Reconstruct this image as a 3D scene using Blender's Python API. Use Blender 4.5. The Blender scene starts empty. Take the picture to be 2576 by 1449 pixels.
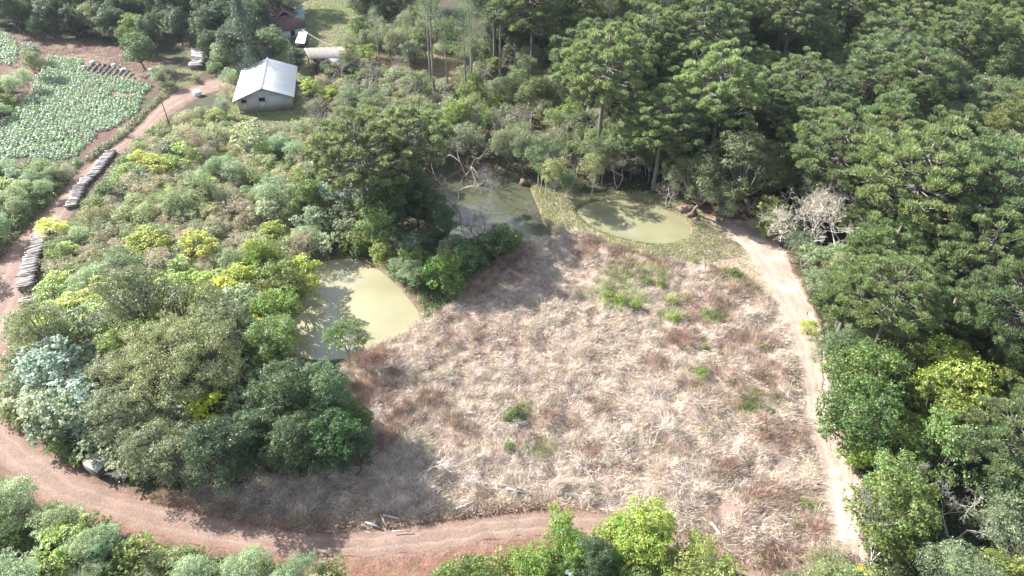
import bpy, math, random
import numpy as np
from mathutils import Vector
SEED = 7
random.seed(SEED); rng = np.random.default_rng(SEED)
S = bpy.context.scene
COL = S.collection

# ------------------------------------------------------------------ camera, sky, sun, exposure
CAM_H, PITCH, FPX = 55.0, 38.0, 1740.0          # metres, degrees down, focal length in reference pixels (2576 wide)
cam = bpy.data.cameras.new('camera'); camo = bpy.data.objects.new('camera', cam); COL.objects.link(camo)
camo.location = (0, 0, CAM_H); camo.rotation_euler = (math.radians(90-PITCH), 0, 0)
cam.sensor_width = 36; cam.lens = 36*FPX/2576; cam.clip_start = .5; cam.clip_end = 6000
S.camera = camo
SUN_EL, SUN_DIR = 34.0, (-0.90, 0.44)           # the sun stands behind and to the left
az = math.atan2(SUN_DIR[0], SUN_DIR[1])
sunl = bpy.data.lights.new('sun', 'SUN'); suno = bpy.data.objects.new('sun', sunl); COL.objects.link(suno)
sunl.energy = 5.0; sunl.angle = math.radians(.5); sunl.color = (1, .955, .89)
sv = Vector((SUN_DIR[0]*math.cos(math.radians(SUN_EL)), SUN_DIR[1]*math.cos(math.radians(SUN_EL)), math.sin(math.radians(SUN_EL))))
suno.rotation_euler = sv.to_track_quat('Z', 'Y').to_euler()
W = bpy.data.worlds.new('World'); S.world = W; W.use_nodes = True
wn = W.node_tree; wn.nodes.clear()
wo = wn.nodes.new('ShaderNodeOutputWorld'); bg = wn.nodes.new('ShaderNodeBackground'); sky = wn.nodes.new('ShaderNodeTexSky')
sky.sky_type = 'NISHITA'; sky.sun_disc = False; sky.sun_elevation = math.radians(SUN_EL); sky.sun_rotation = az
bg.inputs['Strength'].default_value = .095
tcw = wn.nodes.new('ShaderNodeTexCoord'); nzw = wn.nodes.new('ShaderNodeTexNoise'); nzw.inputs['Scale'].default_value = 5; nzw.inputs['Detail'].default_value = 5
rmw = wn.nodes.new('ShaderNodeMapRange'); rmw.inputs[1].default_value = .5; rmw.inputs[2].default_value = .62; rmw.inputs[4].default_value = .75; mxw = wn.nodes.new('ShaderNodeMixRGB')
mxw.inputs[2].default_value = (7.5, 7.6, 7.9, 1); wn.links.new(tcw.outputs['Generated'], nzw.inputs[0]); wn.links.new(nzw.outputs[0], rmw.inputs[0]); wn.links.new(rmw.outputs[0], mxw.inputs[0]); wn.links.new(sky.outputs[0], mxw.inputs[1])
wn.links.new(mxw.outputs[0], bg.inputs[0]); wn.links.new(bg.outputs[0], wo.inputs[0])
S.view_settings.view_transform = 'Standard'; S.view_settings.look = 'None'; S.view_settings.exposure = 1.66; S.view_settings.gamma = 1
S.render.resolution_x = 1024; S.render.resolution_y = 576
S.cycles.max_bounces = 5; S.cycles.diffuse_bounces = 3; S.cycles.transmission_bounces = 3; S.cycles.volume_bounces = 0

CP, SP = math.cos(math.radians(PITCH)), math.sin(math.radians(PITCH))
def G(px, py, z=0.0):
    """point of the place at height z that is seen at reference pixel px, py"""
    a = (px-1288)/FPX; b = (724.5-py)/FPX
    dx, dy, dz = a, CP+b*SP, -SP+b*CP
    t = (z-CAM_H)/dz
    return np.array([dx*t, dy*t, z])
def P(x, y, z):
    dz = z-CAM_H
    w = y*CP-dz*SP; u = y*SP+dz*CP
    return 1288+FPX*x/w, 724.5-FPX*u/w
def GP(pts, z=0.0): return np.array([G(a, b, z)[:2] for a, b in pts])

# ------------------------------------------------------------------ tiny numeric helpers
def hash2(i, j, s):
    n = (i*374761393 + j*668265263 + s*1442695041).astype(np.int64) & 0x7fffffff
    n = ((n ^ (n >> 13))*1274126177) & 0x7fffffff
    return ((n ^ (n >> 16)) & 0xffff)/65535.0
def vnoise(x, y, sc, s=0):
    x = np.asarray(x, float)/sc; y = np.asarray(y, float)/sc
    xi = np.floor(x).astype(np.int64); yi = np.floor(y).astype(np.int64)
    fx = x-xi; fy = y-yi; fx = fx*fx*(3-2*fx); fy = fy*fy*(3-2*fy)
    a = hash2(xi, yi, s); b = hash2(xi+1, yi, s); c = hash2(xi, yi+1, s); d = hash2(xi+1, yi+1, s)
    return (a*(1-fx)+b*fx)*(1-fy)+(c*(1-fx)+d*fx)*fy
def fbm(x, y, sc, s=0, o=3):
    t = 0; a = .5; n = 0
    for k in range(o): t = t+a*vnoise(x, y, sc/(2**k), s+k*17); n += a; a *= .5
    return t/n
def sdist(poly, X, Y):
    """signed distance, negative inside"""
    X = np.asarray(X, float); Y = np.asarray(Y, float)
    d = np.full(X.shape, 1e18); ins = np.zeros(X.shape, bool)
    n = len(poly)
    for i in range(n):
        x0, y0 = poly[i]; x1, y1 = poly[(i+1) % n]
        ex, ey = x1-x0, y1-y0
        t = np.clip(((X-x0)*ex+(Y-y0)*ey)/(ex*ex+ey*ey+1e-12), 0, 1)
        d = np.minimum(d, (X-x0-t*ex)**2+(Y-y0-t*ey)**2)
        if y0 != y1:
            c = ((y0 > Y) != (y1 > Y)) & (X < (x1-x0)*(Y-y0)/(y1-y0)+x0)
            ins ^= c
    d = np.sqrt(d)
    return np.where(ins, -d, d)
def ss(a, b, x):
    t = np.clip((x-a)/(b-a), 0, 1); return t*t*(3-2*t)
def catmull(pts, n):
    pts = np.array(pts, float); out = []
    m = len(pts)
    for u in np.linspace(0, m-1-1e-6, n):
        i = int(u); t = u-i
        p0 = pts[max(i-1, 0)]; p1 = pts[i]; p2 = pts[min(i+1, m-1)]; p3 = pts[min(i+2, m-1)]
        out.append(.5*((2*p1)+(-p0+p2)*t+(2*p0-5*p1+4*p2-p3)*t*t+(-p0+3*p1-3*p2+p3)*t**3))
    return np.array(out)
def smooth_poly(pts, n=90):
    p = np.array(list(pts)+[pts[0], pts[1]], float)
    q = catmull(p, n+int(n/len(pts))+2)
    return q[int(n/len(pts)*0.5):][:n] if False else catmull_closed(pts, n)
def catmull_closed(pts, n):
    pts = np.array(pts, float); m = len(pts); out = []
    for u in np.linspace(0, m, n, endpoint=False):
        i = int(u); t = u-i
        p0, p1, p2, p3 = pts[(i-1) % m], pts[i % m], pts[(i+1) % m], pts[(i+2) % m]
        out.append(.5*((2*p1)+(-p0+p2)*t+(2*p0-5*p1+4*p2-p3)*t*t+(-p0+3*p1-3*p2+p3)*t**3))
    return np.array(out)

# ------------------------------------------------------------------ mesh helpers
def mesh_from(name, V, Q, smooth=False, col=None, T3=None):
    V = np.asarray(V, np.float32); Q = np.asarray(Q, np.int32).reshape(-1, 4)
    T3 = np.zeros((0, 3), np.int32) if T3 is None else np.asarray(T3, np.int32).reshape(-1, 3)
    me = bpy.data.meshes.new(name)
    me.vertices.add(len(V)); me.vertices.foreach_set('co', V.ravel())
    loops = np.concatenate([Q.ravel(), T3.ravel()])
    me.loops.add(len(loops)); me.loops.foreach_set('vertex_index', loops)
    me.polygons.add(len(Q)+len(T3))
    st = np.concatenate([np.arange(len(Q))*4, len(Q)*4+np.arange(len(T3))*3]).astype(np.int32)
    me.polygons.foreach_set('loop_start', st)
    try: me.polygons.foreach_set('loop_total', np.concatenate([np.full(len(Q), 4), np.full(len(T3), 3)]).astype(np.int32))
    except Exception: pass
    if smooth: me.polygons.foreach_set('use_smooth', np.ones(len(Q)+len(T3), bool))
    me.update(calc_edges=True); me.validate()
    if col is not None:
        a = me.color_attributes.new('Col', 'FLOAT_COLOR', 'POINT')
        c = np.ones((len(V), 4), np.float32); c[:, :3] = col; a.data.foreach_set('color', c.ravel())
    return me
class MB:
    """collects quads and triangles for one mesh"""
    def __init__(s): s.V = []; s.Q = []; s.T = []; s.n = 0
    def add(s, V, Q=(), T=()):
        V = np.asarray(V, float).reshape(-1, 3); s.V.append(V)
        if len(Q): s.Q.append(np.asarray(Q)+s.n)
        if len(T): s.T.append(np.asarray(T)+s.n)
        s.n += len(V)
    def box(s, c, size, rz=0.0, tilt=None):
        x, y, z = [d/2 for d in size]
        v = np.array([[i*x, j*y, k*z] for k in (-1, 1) for j in (-1, 1) for i in (-1, 1)])
        ca, sa = math.cos(rz), math.sin(rz)
        v = v@np.array([[ca, sa, 0], [-sa, ca, 0], [0, 0, 1]])+np.array(c)
        s.add(v, [[0, 2, 3, 1], [4, 5, 7, 6], [0, 1, 5, 4], [2, 6, 7, 3], [0, 4, 6, 2], [1, 3, 7, 5]])
    def slab(s, quad, th):
        """a plate: four corner points, thickness downwards"""
        a = np.array(quad, float); nrm = np.cross(a[1]-a[0], a[3]-a[0]); nrm /= np.linalg.norm(nrm)
        if nrm[2] < 0: nrm = -nrm
        v = np.vstack([a, a-nrm*th])
        s.add(v, [[0, 1, 2, 3], [7, 6, 5, 4], [0, 4, 5, 1], [1, 5, 6, 2], [2, 6, 7, 3], [3, 7, 4, 0]])
    def tube(s, pts, rad, n=6, cap=True):
        pts = np.array(pts, float); rad = np.broadcast_to(np.asarray(rad, float), (len(pts),))
        d = np.gradient(pts, axis=0); d /= np.linalg.norm(d, axis=1)[:, None]+1e-9
        ref = np.array([0, 0, 1.]) if abs(d[:, 2]).mean() < .8 else np.array([1., 0, 0])
        u = np.cross(d, ref); u /= np.linalg.norm(u, axis=1)[:, None]+1e-9
        w = np.cross(d, u)
        a = np.arange(n)*2*math.pi/n
        ring = pts[:, None, :]+rad[:, None, None]*(u[:, None, :]*np.cos(a)[None, :, None]+w[:, None, :]*np.sin(a)[None, :, None])
        V = ring.reshape(-1, 3); m = len(pts)
        i = np.arange(m-1)[:, None]*n; j = np.arange(n)[None, :]; k = (j+1) % n
        Q = np.stack([i+j, i+k, i+n+k, i+n+j], -1).reshape(-1, 4)
        T = []
        if cap:
            V = np.vstack([V, pts[0], pts[-1]]); c0 = m*n; c1 = c0+1
            for q in range(n): T += [[c0, (q+1) % n, q], [c1, (m-1)*n+q, (m-1)*n+(q+1) % n]]
        s.add(V, Q, T)
    def mesh(s, name, smooth=False):
        return mesh_from(name, np.vstack(s.V), np.vstack(s.Q) if s.Q else np.zeros((0, 4)), smooth, None, np.vstack(s.T) if s.T else None)
def unit(a): return a/(np.linalg.norm(a, axis=-1, keepdims=True)+1e-9)
def leaf_quads(C, N, L, Wd, R=rng, tang=None):
    """rhombic leaves: centre, normal, length, width"""
    n = len(C)
    t = R.normal(size=(n, 3)) if tang is None else tang
    t = unit(t-(t*N).sum(1)[:, None]*N); b = np.cross(N, t)
    L = np.broadcast_to(L, (n,))[:, None]; Wd = np.broadcast_to(Wd, (n,))[:, None]
    V = np.stack([C-t*L/2, C+b*Wd/2, C+t*L/2, C-b*Wd/2], 1).reshape(-1, 3)
    return V, np.arange(4*n).reshape(-1, 4)

# ------------------------------------------------------------------ materials
def newmat(name):
    m = bpy.data.materials.new(name); m.use_nodes = True; nt = m.node_tree; nt.nodes.clear()
    return m, nt, nt.nodes.new('ShaderNodeOutputMaterial')
def nd(nt, t, **kw):
    n = nt.nodes.new(t)
    for k, v in kw.items():
        if k.startswith('i_'): n.inputs[k[2:].replace('_', ' ')].default_value = v
        else: setattr(n, k, v)
    return n
def mathn(nt, op, a, b, clamp=False):
    n = nt.nodes.new('ShaderNodeMath'); n.operation = op; n.use_clamp = clamp
    for i, v in enumerate((a, b)):
        if isinstance(v, (int, float)): n.inputs[i].default_value = v
        else: nt.links.new(v, n.inputs[i])
    return n.outputs[0]
def scale_col(nt, col, fac):
    n = nt.nodes.new('ShaderNodeVectorMath'); n.operation = 'SCALE'
    nt.links.new(col, n.inputs[0])
    if isinstance(fac, (int, float)): n.inputs['Scale'].default_value = fac
    else: nt.links.new(fac, n.inputs['Scale'])
    return n.outputs[0]
def noise(nt, scale, detail=3, rough=.6, coord=None):
    n = nt.nodes.new('ShaderNodeTexNoise'); n.inputs['Scale'].default_value = scale
    n.inputs['Detail'].default_value = detail; n.inputs['Roughness'].default_value = rough
    if coord is not None: nt.links.new(coord, n.inputs['Vector'])
    return n.outputs['Fac']
def mrange(nt, v, a, b, c, d):
    n = nt.nodes.new('ShaderNodeMapRange'); nt.links.new(v, n.inputs[0])
    for i, q in enumerate((a, b, c, d)): n.inputs[i+1].default_value = q
    return n.outputs[0]
def foliage_mat(name, use_attr=False, transl=.38, var=.42, spec=.5, rough=.45):
    m, nt, out = newmat(name)
    if use_attr:
        c = nd(nt, 'ShaderNodeAttribute', attribute_name='Col').outputs['Color']
    else:
        c = nt.nodes.new('ShaderNodeObjectInfo').outputs['Color']
    geo = nt.nodes.new('ShaderNodeNewGeometry')
    r = geo.outputs['Random Per Island']
    f = mrange(nt, r, 0, 1, 1-var, 1+var)
    nz = mrange(nt, noise(nt, .55, 2, .5, geo.outputs['Position']), .3, .7, .78, 1.25)
    c2 = scale_col(nt, c, mathn(nt, 'MULTIPLY', f, nz))
    hs = nt.nodes.new('ShaderNodeHueSaturation'); nt.links.new(c2, hs.inputs['Color'])
    nt.links.new(mrange(nt, noise(nt, .9, 2, .5, geo.outputs['Position']), .3, .7, .472, .522), hs.inputs['Hue'])
    p = nt.nodes.new('ShaderNodeBsdfPrincipled'); nt.links.new(hs.outputs[0], p.inputs['Base Color'])
    p.inputs['Roughness'].default_value = rough; p.inputs['Specular IOR Level'].default_value = spec
    tr = nt.nodes.new('ShaderNodeBsdfTranslucent')
    nt.links.new(scale_col(nt, hs.outputs[0], 1.7), tr.inputs['Color'])
    mx = nt.nodes.new('ShaderNodeMixShader'); mx.inputs[0].default_value = transl
    nt.links.new(p.outputs[0], mx.inputs[1]); nt.links.new(tr.outputs[0], mx.inputs[2]); nt.links.new(mx.outputs[0], out.inputs[0])
    return m
M_LEAF = foliage_mat('leaves')
M_COVER = foliage_mat('cover leaves', True)
M_STRAW = foliage_mat('straw', True, transl=.15, var=.3, spec=.3)
def surf_mat(name, col=None, attr=False, n1=(2, .8, 1.2), n2=(14, .85, 1.15), rough=.85, bump=.0, bscale=8, objcol=False, spec=.3):
    m, nt, out = newmat(name); geo = nt.nodes.new('ShaderNodeNewGeometry'); pos = geo.outputs['Position']
    if attr: c = nd(nt, 'ShaderNodeAttribute', attribute_name='Col').outputs['Color']
    elif objcol: c = nt.nodes.new('ShaderNodeObjectInfo').outputs['Color']
    else:
        r = nt.nodes.new('ShaderNodeRGB'); r.outputs[0].default_value = (*col, 1); c = r.outputs[0]
    a = mrange(nt, noise(nt, n1[0], 4, .6, pos), .3, .7, n1[1], n1[2])
    b = mrange(nt, noise(nt, n2[0], 3, .6, pos), .3, .7, n2[1], n2[2])
    p = nt.nodes.new('ShaderNodeBsdfPrincipled'); nt.links.new(scale_col(nt, c, mathn(nt, 'MULTIPLY', a, b)), p.inputs['Base Color'])
    p.inputs['Roughness'].default_value = rough; p.inputs['Specular IOR Level'].default_value = spec
    if bump:
        bp = nt.nodes.new('ShaderNodeBump'); bp.inputs['Strength'].default_value = bump; bp.inputs['Distance'].default_value = .15
        nt.links.new(noise(nt, bscale, 5, .65, pos), bp.inputs['Height']); nt.links.new(bp.outputs[0], p.inputs['Normal'])
    nt.links.new(p.outputs[0], out.inputs[0]); return m
M_GROUND = surf_mat('earth', attr=True, n1=(.9, .7, 1.3), n2=(5, .7, 1.3), bump=.9, bscale=3)
M_ROAD = surf_mat('gravel', attr=True, n1=(.45, .78, 1.15), n2=(5, .75, 1.25), bump=.5, bscale=9)
M_BARK = surf_mat('bark', objcol=True, n1=(.8, .7, 1.3), n2=(7, .7, 1.3), bump=.4, bscale=12)
M_CONC = surf_mat('concrete', col=(.42, .41, .405), n1=(.4, .9, 1.1), n2=(3, .9, 1.08), rough=.9)
M_SHEET = surf_mat('sheet roof', col=(.88, .87, .85), n1=(.3, .95, 1.04), n2=(3, .96, 1.04), rough=.5)
M_GREY = surf_mat('fibre cement', col=(.20, .18, .165), n1=(.5, .85, 1.15), n2=(4, .9, 1.1), rough=.8)
M_DARK = surf_mat('dark opening', col=(.012, .012, .015), rough=.6)
M_PLINTH = surf_mat('stained plinth', col=(.13, .10, .085), n1=(1, .7, 1.3))
M_WHITE = surf_mat('whitewash', col=(.55, .60, .62), n1=(.8, .88, 1.1))
M_TURQ = surf_mat('turquoise paint', col=(.33, .50, .52), n1=(.8, .88, 1.1))
M_BAG = surf_mat('white sack', col=(.7, .7, .72), n1=(4, .85, 1.1))
M_ROCK = surf_mat('rock', col=(.20, .13, .12), n1=(1.5, .6, 1.5), bump=.6)
M_WIRE = surf_mat('cable', col=(.35, .35, .35))
def tile_mat():
    m, nt, out = newmat('clay tiles'); tc = nt.nodes.new('ShaderNodeTexCoord')
    br = nt.nodes.new('ShaderNodeTexBrick'); nt.links.new(tc.outputs['UV'], br.inputs['Vector'])
    br.inputs['Scale'].default_value = 1; br.inputs['Brick Width'].default_value = .3; br.inputs['Row Height'].default_value = .4
    br.inputs['Mortar Size'].default_value = .05
    br.inputs['Color1'].default_value = (.16, .075, .06, 1); br.inputs['Color2'].default_value = (.10, .055, .05, 1); br.inputs['Mortar'].default_value = (.035, .02, .02, 1)
    geo = nt.nodes.new('ShaderNodeNewGeometry')
    f = mrange(nt, noise(nt, .5, 4, .6, geo.outputs['Position']), .3, .75, .7, 1.8)
    p = nt.nodes.new('ShaderNodeBsdfPrincipled'); nt.links.new(scale_col(nt, br.outputs[0], f), p.inputs['Base Color']); p.inputs['Roughness'].default_value = .85
    nt.links.new(p.outputs[0], out.inputs[0]); return m
M_TILE = tile_mat()
def water_mat():
    m, nt, out = newmat('pond water'); geo = nt.nodes.new('ShaderNodeNewGeometry'); pos = geo.outputs['Position']
    c = nt.nodes.new('ShaderNodeObjectInfo').outputs['Color']
    f = mrange(nt, noise(nt, .10, 3, .5, pos), .3, .7, .78, 1.14)
    p = nt.nodes.new('ShaderNodeBsdfPrincipled'); nt.links.new(scale_col(nt, c, f), p.inputs['Base Color'])
    p.inputs['Roughness'].default_value = .03; p.inputs['IOR'].default_value = 1.33; p.inputs['Specular IOR Level'].default_value = 1.2
    b = nt.nodes.new('ShaderNodeBump'); b.inputs['Strength'].default_value = .06; b.inputs['Distance'].default_value = .1
    nt.links.new(noise(nt, 2.2, 2, .5, pos), b.inputs['Height']); nt.links.new(b.outputs[0], p.inputs['Normal'])
    nt.links.new(p.outputs[0], out.inputs[0]); return m
M_WATER = water_mat()

# ------------------------------------------------------------------ objects, tags
def obj(name, me, mat=None, parent=None, color=None, loc=None):
    o = bpy.data.objects.new(name, me); COL.objects.link(o)
    if mat is not None and me is not None and len(me.materials) == 0: me.materials.append(mat)
    if parent is not None: o.parent = parent
    if color is not None: o.color = (*color, 1)
    if loc is not None: o.location = loc
    return o
def tag(o, label=None, cat=None, group=None, kind=None):
    if label: o['label'] = label
    if cat: o['category'] = cat
    if group: o['group'] = group
    if kind: o['kind'] = kind
    return o
def thing(name, label, cat, loc=(0, 0, 0), rz=0, group=None):
    o = bpy.data.objects.new(name, None); COL.objects.link(o); o.location = loc; o.rotation_euler = (0, 0, rz)
    o.empty_display_size = .3
    return tag(o, label, cat, group)

# ------------------------------------------------------------------ ground plan (outlines as seen, laid on the ground)
ROAD_A = [(590,208),(537,227),(475,252),(410,297),(362,342),(300,382),(275,402),(250,436),(217,470),(175,530),(140,574),(107,610),(75,664),(62,700),(58,740),(37,800),(12,864),(0,909),(-12,980),(-2,1040),(44,1087),(87,1130),(155,1172),(225,1210),(300,1238),(375,1260),(470,1284),(575,1304),(680,1325),(769,1337),(900,1336),(1000,1326),(1069,1315),(1160,1302),(1243,1292),(1330,1284),(1413,1280),(1520,1292),(1610,1315),(1700,1345),(1800,1385),(1900,1428),(1990,1480),(2100,1560)]
ROAD_B = [(560,192),(500,212),(437,238),(395,267),(330,333),(262,385),(235,405),(200,438),(160,482),(112,530),(75,568),(37,610),(8,650),(-20,700),(-45,750),(-75,820),(-100,880),(-110,940),(-100,1010),(-70,1080),(-40,1125),(0,1162),(50,1210),(100,1250),(165,1268),(250,1303),(335,1330),(425,1354),(560,1380),(700,1394),(856,1402),(970,1396),(1069,1385),(1170,1370),(1269,1355),(1348,1349),(1463,1357),(1560,1372),(1640,1395),(1720,1420),(1800,1450),(1880,1490),(1960,1540),(2040,1600)]
assert abs(len(ROAD_A)-len(ROAD_B)) < 4, (len(ROAD_A), len(ROAD_B))
nA = min(len(ROAD_A), len(ROAD_B)); ROAD_A = ROAD_A[:nA]; ROAD_B = ROAD_B[:nA]
RZ = -.06
RA = catmull([G(a, b)[:2] for a, b in ROAD_A], 420); RB = catmull([G(a, b)[:2] for a, b in ROAD_B], 420)
ROADP = np.vstack([RA[::3], RB[::-1][::3]])
PATH_A = [(1800,560),(1850,600),(1890,650),(1945,735),(1980,820),(2010,905),(2022,1000),(2040,1080),(2058,1170),(2078,1250),(2084,1320),(2092,1390),(2105,1480),(2120,1560)]
PATH_B = [(1900,560),(1950,610),(1985,680),(2025,760),(2055,830),(2075,900),(2078,980),(2085,1050),(2115,1110),(2140,1180),(2158,1250),(2155,1320),(2165,1390),(2180,1480),(2195,1560)]
nP = min(len(PATH_A), len(PATH_B))
PA = catmull([G(a, b)[:2] for a, b in PATH_A[:nP]], 160); PB = catmull([G(a, b)[:2] for a, b in PATH_B[:nP]], 160)
PATHP = np.vstack([PA[::3], PB[::-1][::3]])
WZ = -.35
PONDS = [catmull_closed(GP(q, WZ), 80) for q in (
 [(790,668),(830,655),(880,652),(930,665),(975,695),(1010,730),(1040,765),(1057,800),(1030,828),(985,850),(940,870),(915,886),(870,900),(815,907),(760,899),(722,880),(712,845),(724,800),(742,750),(765,700)],
 [(1110,470),(1160,430),(1215,413),(1255,425),(1300,446),(1327,462),(1345,500),(1357,530),(1370,565),(1386,590),(1350,602),(1300,612),(1240,615),(1180,612),(1135,600),(1105,540)],
 [(1450,530),(1480,512),(1530,503),(1590,507),(1650,518),(1700,540),(1725,558),(1738,580),(1728,597),(1690,612),(1640,614),(1590,605),(1540,592),(1490,570),(1465,550)])]
FIELD = GP([(870,905),(920,882),(1000,850),(1060,802),(1130,780),(1190,700),(1270,655),(1330,605),(1400,575),(1480,592),(1600,640),(1700,668),(1790,672),(1860,690),(1915,735),(1955,790),(1990,850),(2015,950),(2030,1050),(2050,1150),(2075,1250),(2088,1330),(2100,1480),(2120,1560),(2060,1530),(1990,1478),(1900,1427),(1800,1384),(1700,1344),(1610,1314),(1520,1290),(1413,1278),(1243,1290),(1069,1313),(900,1334),(769,1335),(575,1302),(430,1262),(480,1235),(600,1215),(820,1190),(870,1130),(890,1030),(862,960)])
CROP = GP([(122,142),(207,150),(215,182),(342,203),(390,215),(362,240),(350,282),(317,303),(275,330),(232,352),(195,392),(150,405),(60,395),(-20,410),(-60,420),(-60,320),(0,307),(25,295),(77,235),(87,200)])
CROP2 = GP([(-60,90),(0,80),(35,95),(50,120),(45,150),(30,165),(0,160),(-60,165)])
SOIL = GP([(-40,60),(60,90),(130,95),(230,100),(330,120),(400,150),(420,190),(395,215),(350,240),(300,340),(220,400),(120,260),(70,250),(30,300),(-60,330),(-60,170),(-60,90)])
CABB = GP([(210,172),(232,158),(280,164),(330,178),(345,204),(212,186)])
YARD = GP([(560,300),(545,240),(600,200),(760,100),(760,20),(790,-30),(905,-20),(905,60),(870,100),(800,160),(770,200),(765,290),(700,318),(640,305)])
TRACK = GP([(437,238),(425,210),(452,165),(478,130),(455,95),(390,50),(330,10),(360,-20),(420,20),(500,80),(530,130),(510,170),(480,215)])
GRASSP = GP([(1320,455),(1400,470),(1470,490),(1600,480),(1720,500),(1790,560),(1830,600),(1900,640),(1820,660),(1700,655),(1600,640),(1480,600),(1400,590),(1370,560),(1350,510)])
BANKR = GP([(860,1404),(1069,1388),(1269,1358),(1400,1352),(1500,1362),(1500,1420),(1200,1480),(1000,1560),(700,1600),(650,1450),(700,1396)])
VERGE = GP([(375,1262),(575,1306),(769,1338),(1069,1316),(1243,1292),(1413,1278),(1413,1262),(1240,1272),(1040,1298),(800,1300),(560,1270),(400,1235)])
CLEAR = GP([(930,130),(1000,110),(1140,150),(1180,170),(1160,210),(1050,200),(980,190)])
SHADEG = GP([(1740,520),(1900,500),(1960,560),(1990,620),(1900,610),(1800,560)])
APRON = GP([(1735,565),(1800,540),(1930,580),(1990,650),(1985,740),(1930,745),(1870,690),(1790,675),(1720,668),(1650,650),(1740,620)])
def pond_mask(X, Y):
    d = np.full(np.shape(X), 1e9)
    for p in PONDS: d = np.minimum(d, sdist(p, X, Y))
    return d
def height(X, Y, fieldd=None, pd=None):
    X = np.asarray(X, float); Y = np.asarray(Y, float)
    z = (fbm(X, Y, 9, 3)-.5)*.35
    pd = pond_mask(X, Y) if pd is None else pd
    fd = sdist(FIELD, X, Y) if fieldd is None else fieldd
    fm = 1-ss(-1.2, .2, fd)
    z = z+fm*((fbm(X, Y, 1.9, 11)-.42)*1.15+(fbm(X, Y, .9, 21)-.5)*.35)
    rd = sdist(ROADP, X, Y); pth = sdist(PATHP, X, Y)
    k = ss(.0, 1.6, rd); z = z*k+(1-k)*(-.02)
    z = np.where(rd < 0, -.02-.16*ss(0, .5, -rd), z)
    k = ss(.0, 1.5, pth); z = z*k+(1-k)*(-.02)
    z = np.where(pth < 0, -.02-.16*ss(0, .5, -pth), z)
    z = z*ss(.0, 2.5, pd)
    z = np.where(pd < .9, z*ss(0, .9, pd)+WZ*1.25*(1-ss(-.45, .9, pd))-.9*ss(0, 2.5, -pd), z)
    return z

# ground sheet
def axis(lo, hi, step, far0, far1):
    a = np.arange(lo, hi, step); out = list(a)
    s = step; v = lo
    left = []
    while v > far0: s *= 1.25; v -= s; left.append(v)
    s = step; v = out[-1]; right = []
    while v < far1: s *= 1.25; v += s; right.append(v)
    return np.array(left[::-1]+out+right)
xs = axis(-100, 115, .42, -2500, 2500); ys = axis(20, 215, .42, -400, 4000)
XX, YY = np.meshgrid(xs, ys)
fieldd = sdist(FIELD, XX, YY); pd_ = pond_mask(XX, YY)
ZZ = height(XX, YY, fieldd, pd_)
RDG = sdist(ROADP, XX, YY); PTG = sdist(PATHP, XX, YY)
def look(Gd, x, y):
    x = np.clip(np.asarray(x, float), xs[0], xs[-2]); y = np.clip(np.asarray(y, float), ys[0], ys[-2])
    i = np.clip(np.searchsorted(xs, x, 'right')-1, 0, len(xs)-2); j = np.clip(np.searchsorted(ys, y, 'right')-1, 0, len(ys)-2)
    fx = (x-xs[i])/(xs[i+1]-xs[i]); fy = (y-ys[j])/(ys[j+1]-ys[j])
    return (Gd[j, i]*(1-fx)+Gd[j, i+1]*fx)*(1-fy)+(Gd[j+1, i]*(1-fx)+Gd[j+1, i+1]*fx)*fy
def gz(x, y): return look(ZZ, x, y)
def lay(c, mask, col): return c*(1-mask[..., None])+np.array(col)*mask[..., None]
n1 = fbm(XX, YY, 4, 40); n2 = fbm(XX, YY, 1.3, 50); n3 = fbm(XX, YY, 12, 60)
jit = (n2-.5)*2.2
c = np.ones(XX.shape+(3,))*np.array((.050, .052, .026))
c = lay(c, ss(.45, .7, n1), (.075, .055, .035))
def zone(poly, edge=.8): return 1-ss(-edge, edge, sdist(poly, XX, YY)+jit)
c = lay(c, zone(SOIL), (.11, .058, .047)); c = lay(c, zone(SOIL)*ss(.5, .65, n1), (.17, .12, .08))  # soil tone darkened to stand for shade from the wood behind
c = lay(c, zone(YARD), (.19, .21, .085)); c = lay(c, zone(YARD)*ss(.5, .75, n1), (.27, .22, .15))
c = lay(c, zone(TRACK), (.17, .15, .085))
c = lay(c, zone(CLEAR, 1.5), (.30, .24, .16))
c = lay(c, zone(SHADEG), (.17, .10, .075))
c = lay(c, zone(GRASSP), (.24, .24, .13)); c = lay(c, zone(GRASSP)*ss(.5, .72, n1), (.40, .33, .22))
c = lay(c, zone(APRON), (.34, .27, .215)); c = lay(c, zone(APRON)*ss(.5, .65, n2), (.26, .23, .14))
straw = np.array((.30, .235, .195))  # kept darker than the blades so gaps between tussocks look shaded
fz = 1-ss(-.8, .8, fieldd+jit)
c = lay(c, fz, straw); c = lay(c, fz*ss(.5, .75, n3*.6+n1*.4), (.21, .145, .115))
c = lay(c, zone(BANKR), (.19, .098, .07)); c = lay(c, zone(BANKR)*ss(.5, .7, n2), (.17, .12, .07))
c = lay(c, 1-ss(0, 1.3, RDG+jit*.4), (.19, .115, .085))
c = lay(c, 1-ss(0, .9, PTG+jit*.5), (.46, .35, .28))
c = lay(c, 1-ss(.0, .8, pd_+jit*.25), (.16, .12, .07))
nx, ny = len(xs), len(ys)
idx = np.arange(nx*ny).reshape(ny, nx)
Q = np.stack([idx[:-1, :-1], idx[:-1, 1:], idx[1:, 1:], idx[1:, :-1]], -1).reshape(-1, 4)
tag(obj('ground', mesh_from('ground', np.stack([XX, YY, ZZ], -1).reshape(-1, 3), Q, True, c.reshape(-1, 3)), M_GROUND), 'uneven earth, leaf litter and dry straw ground', None, None, 'structure')

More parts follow.
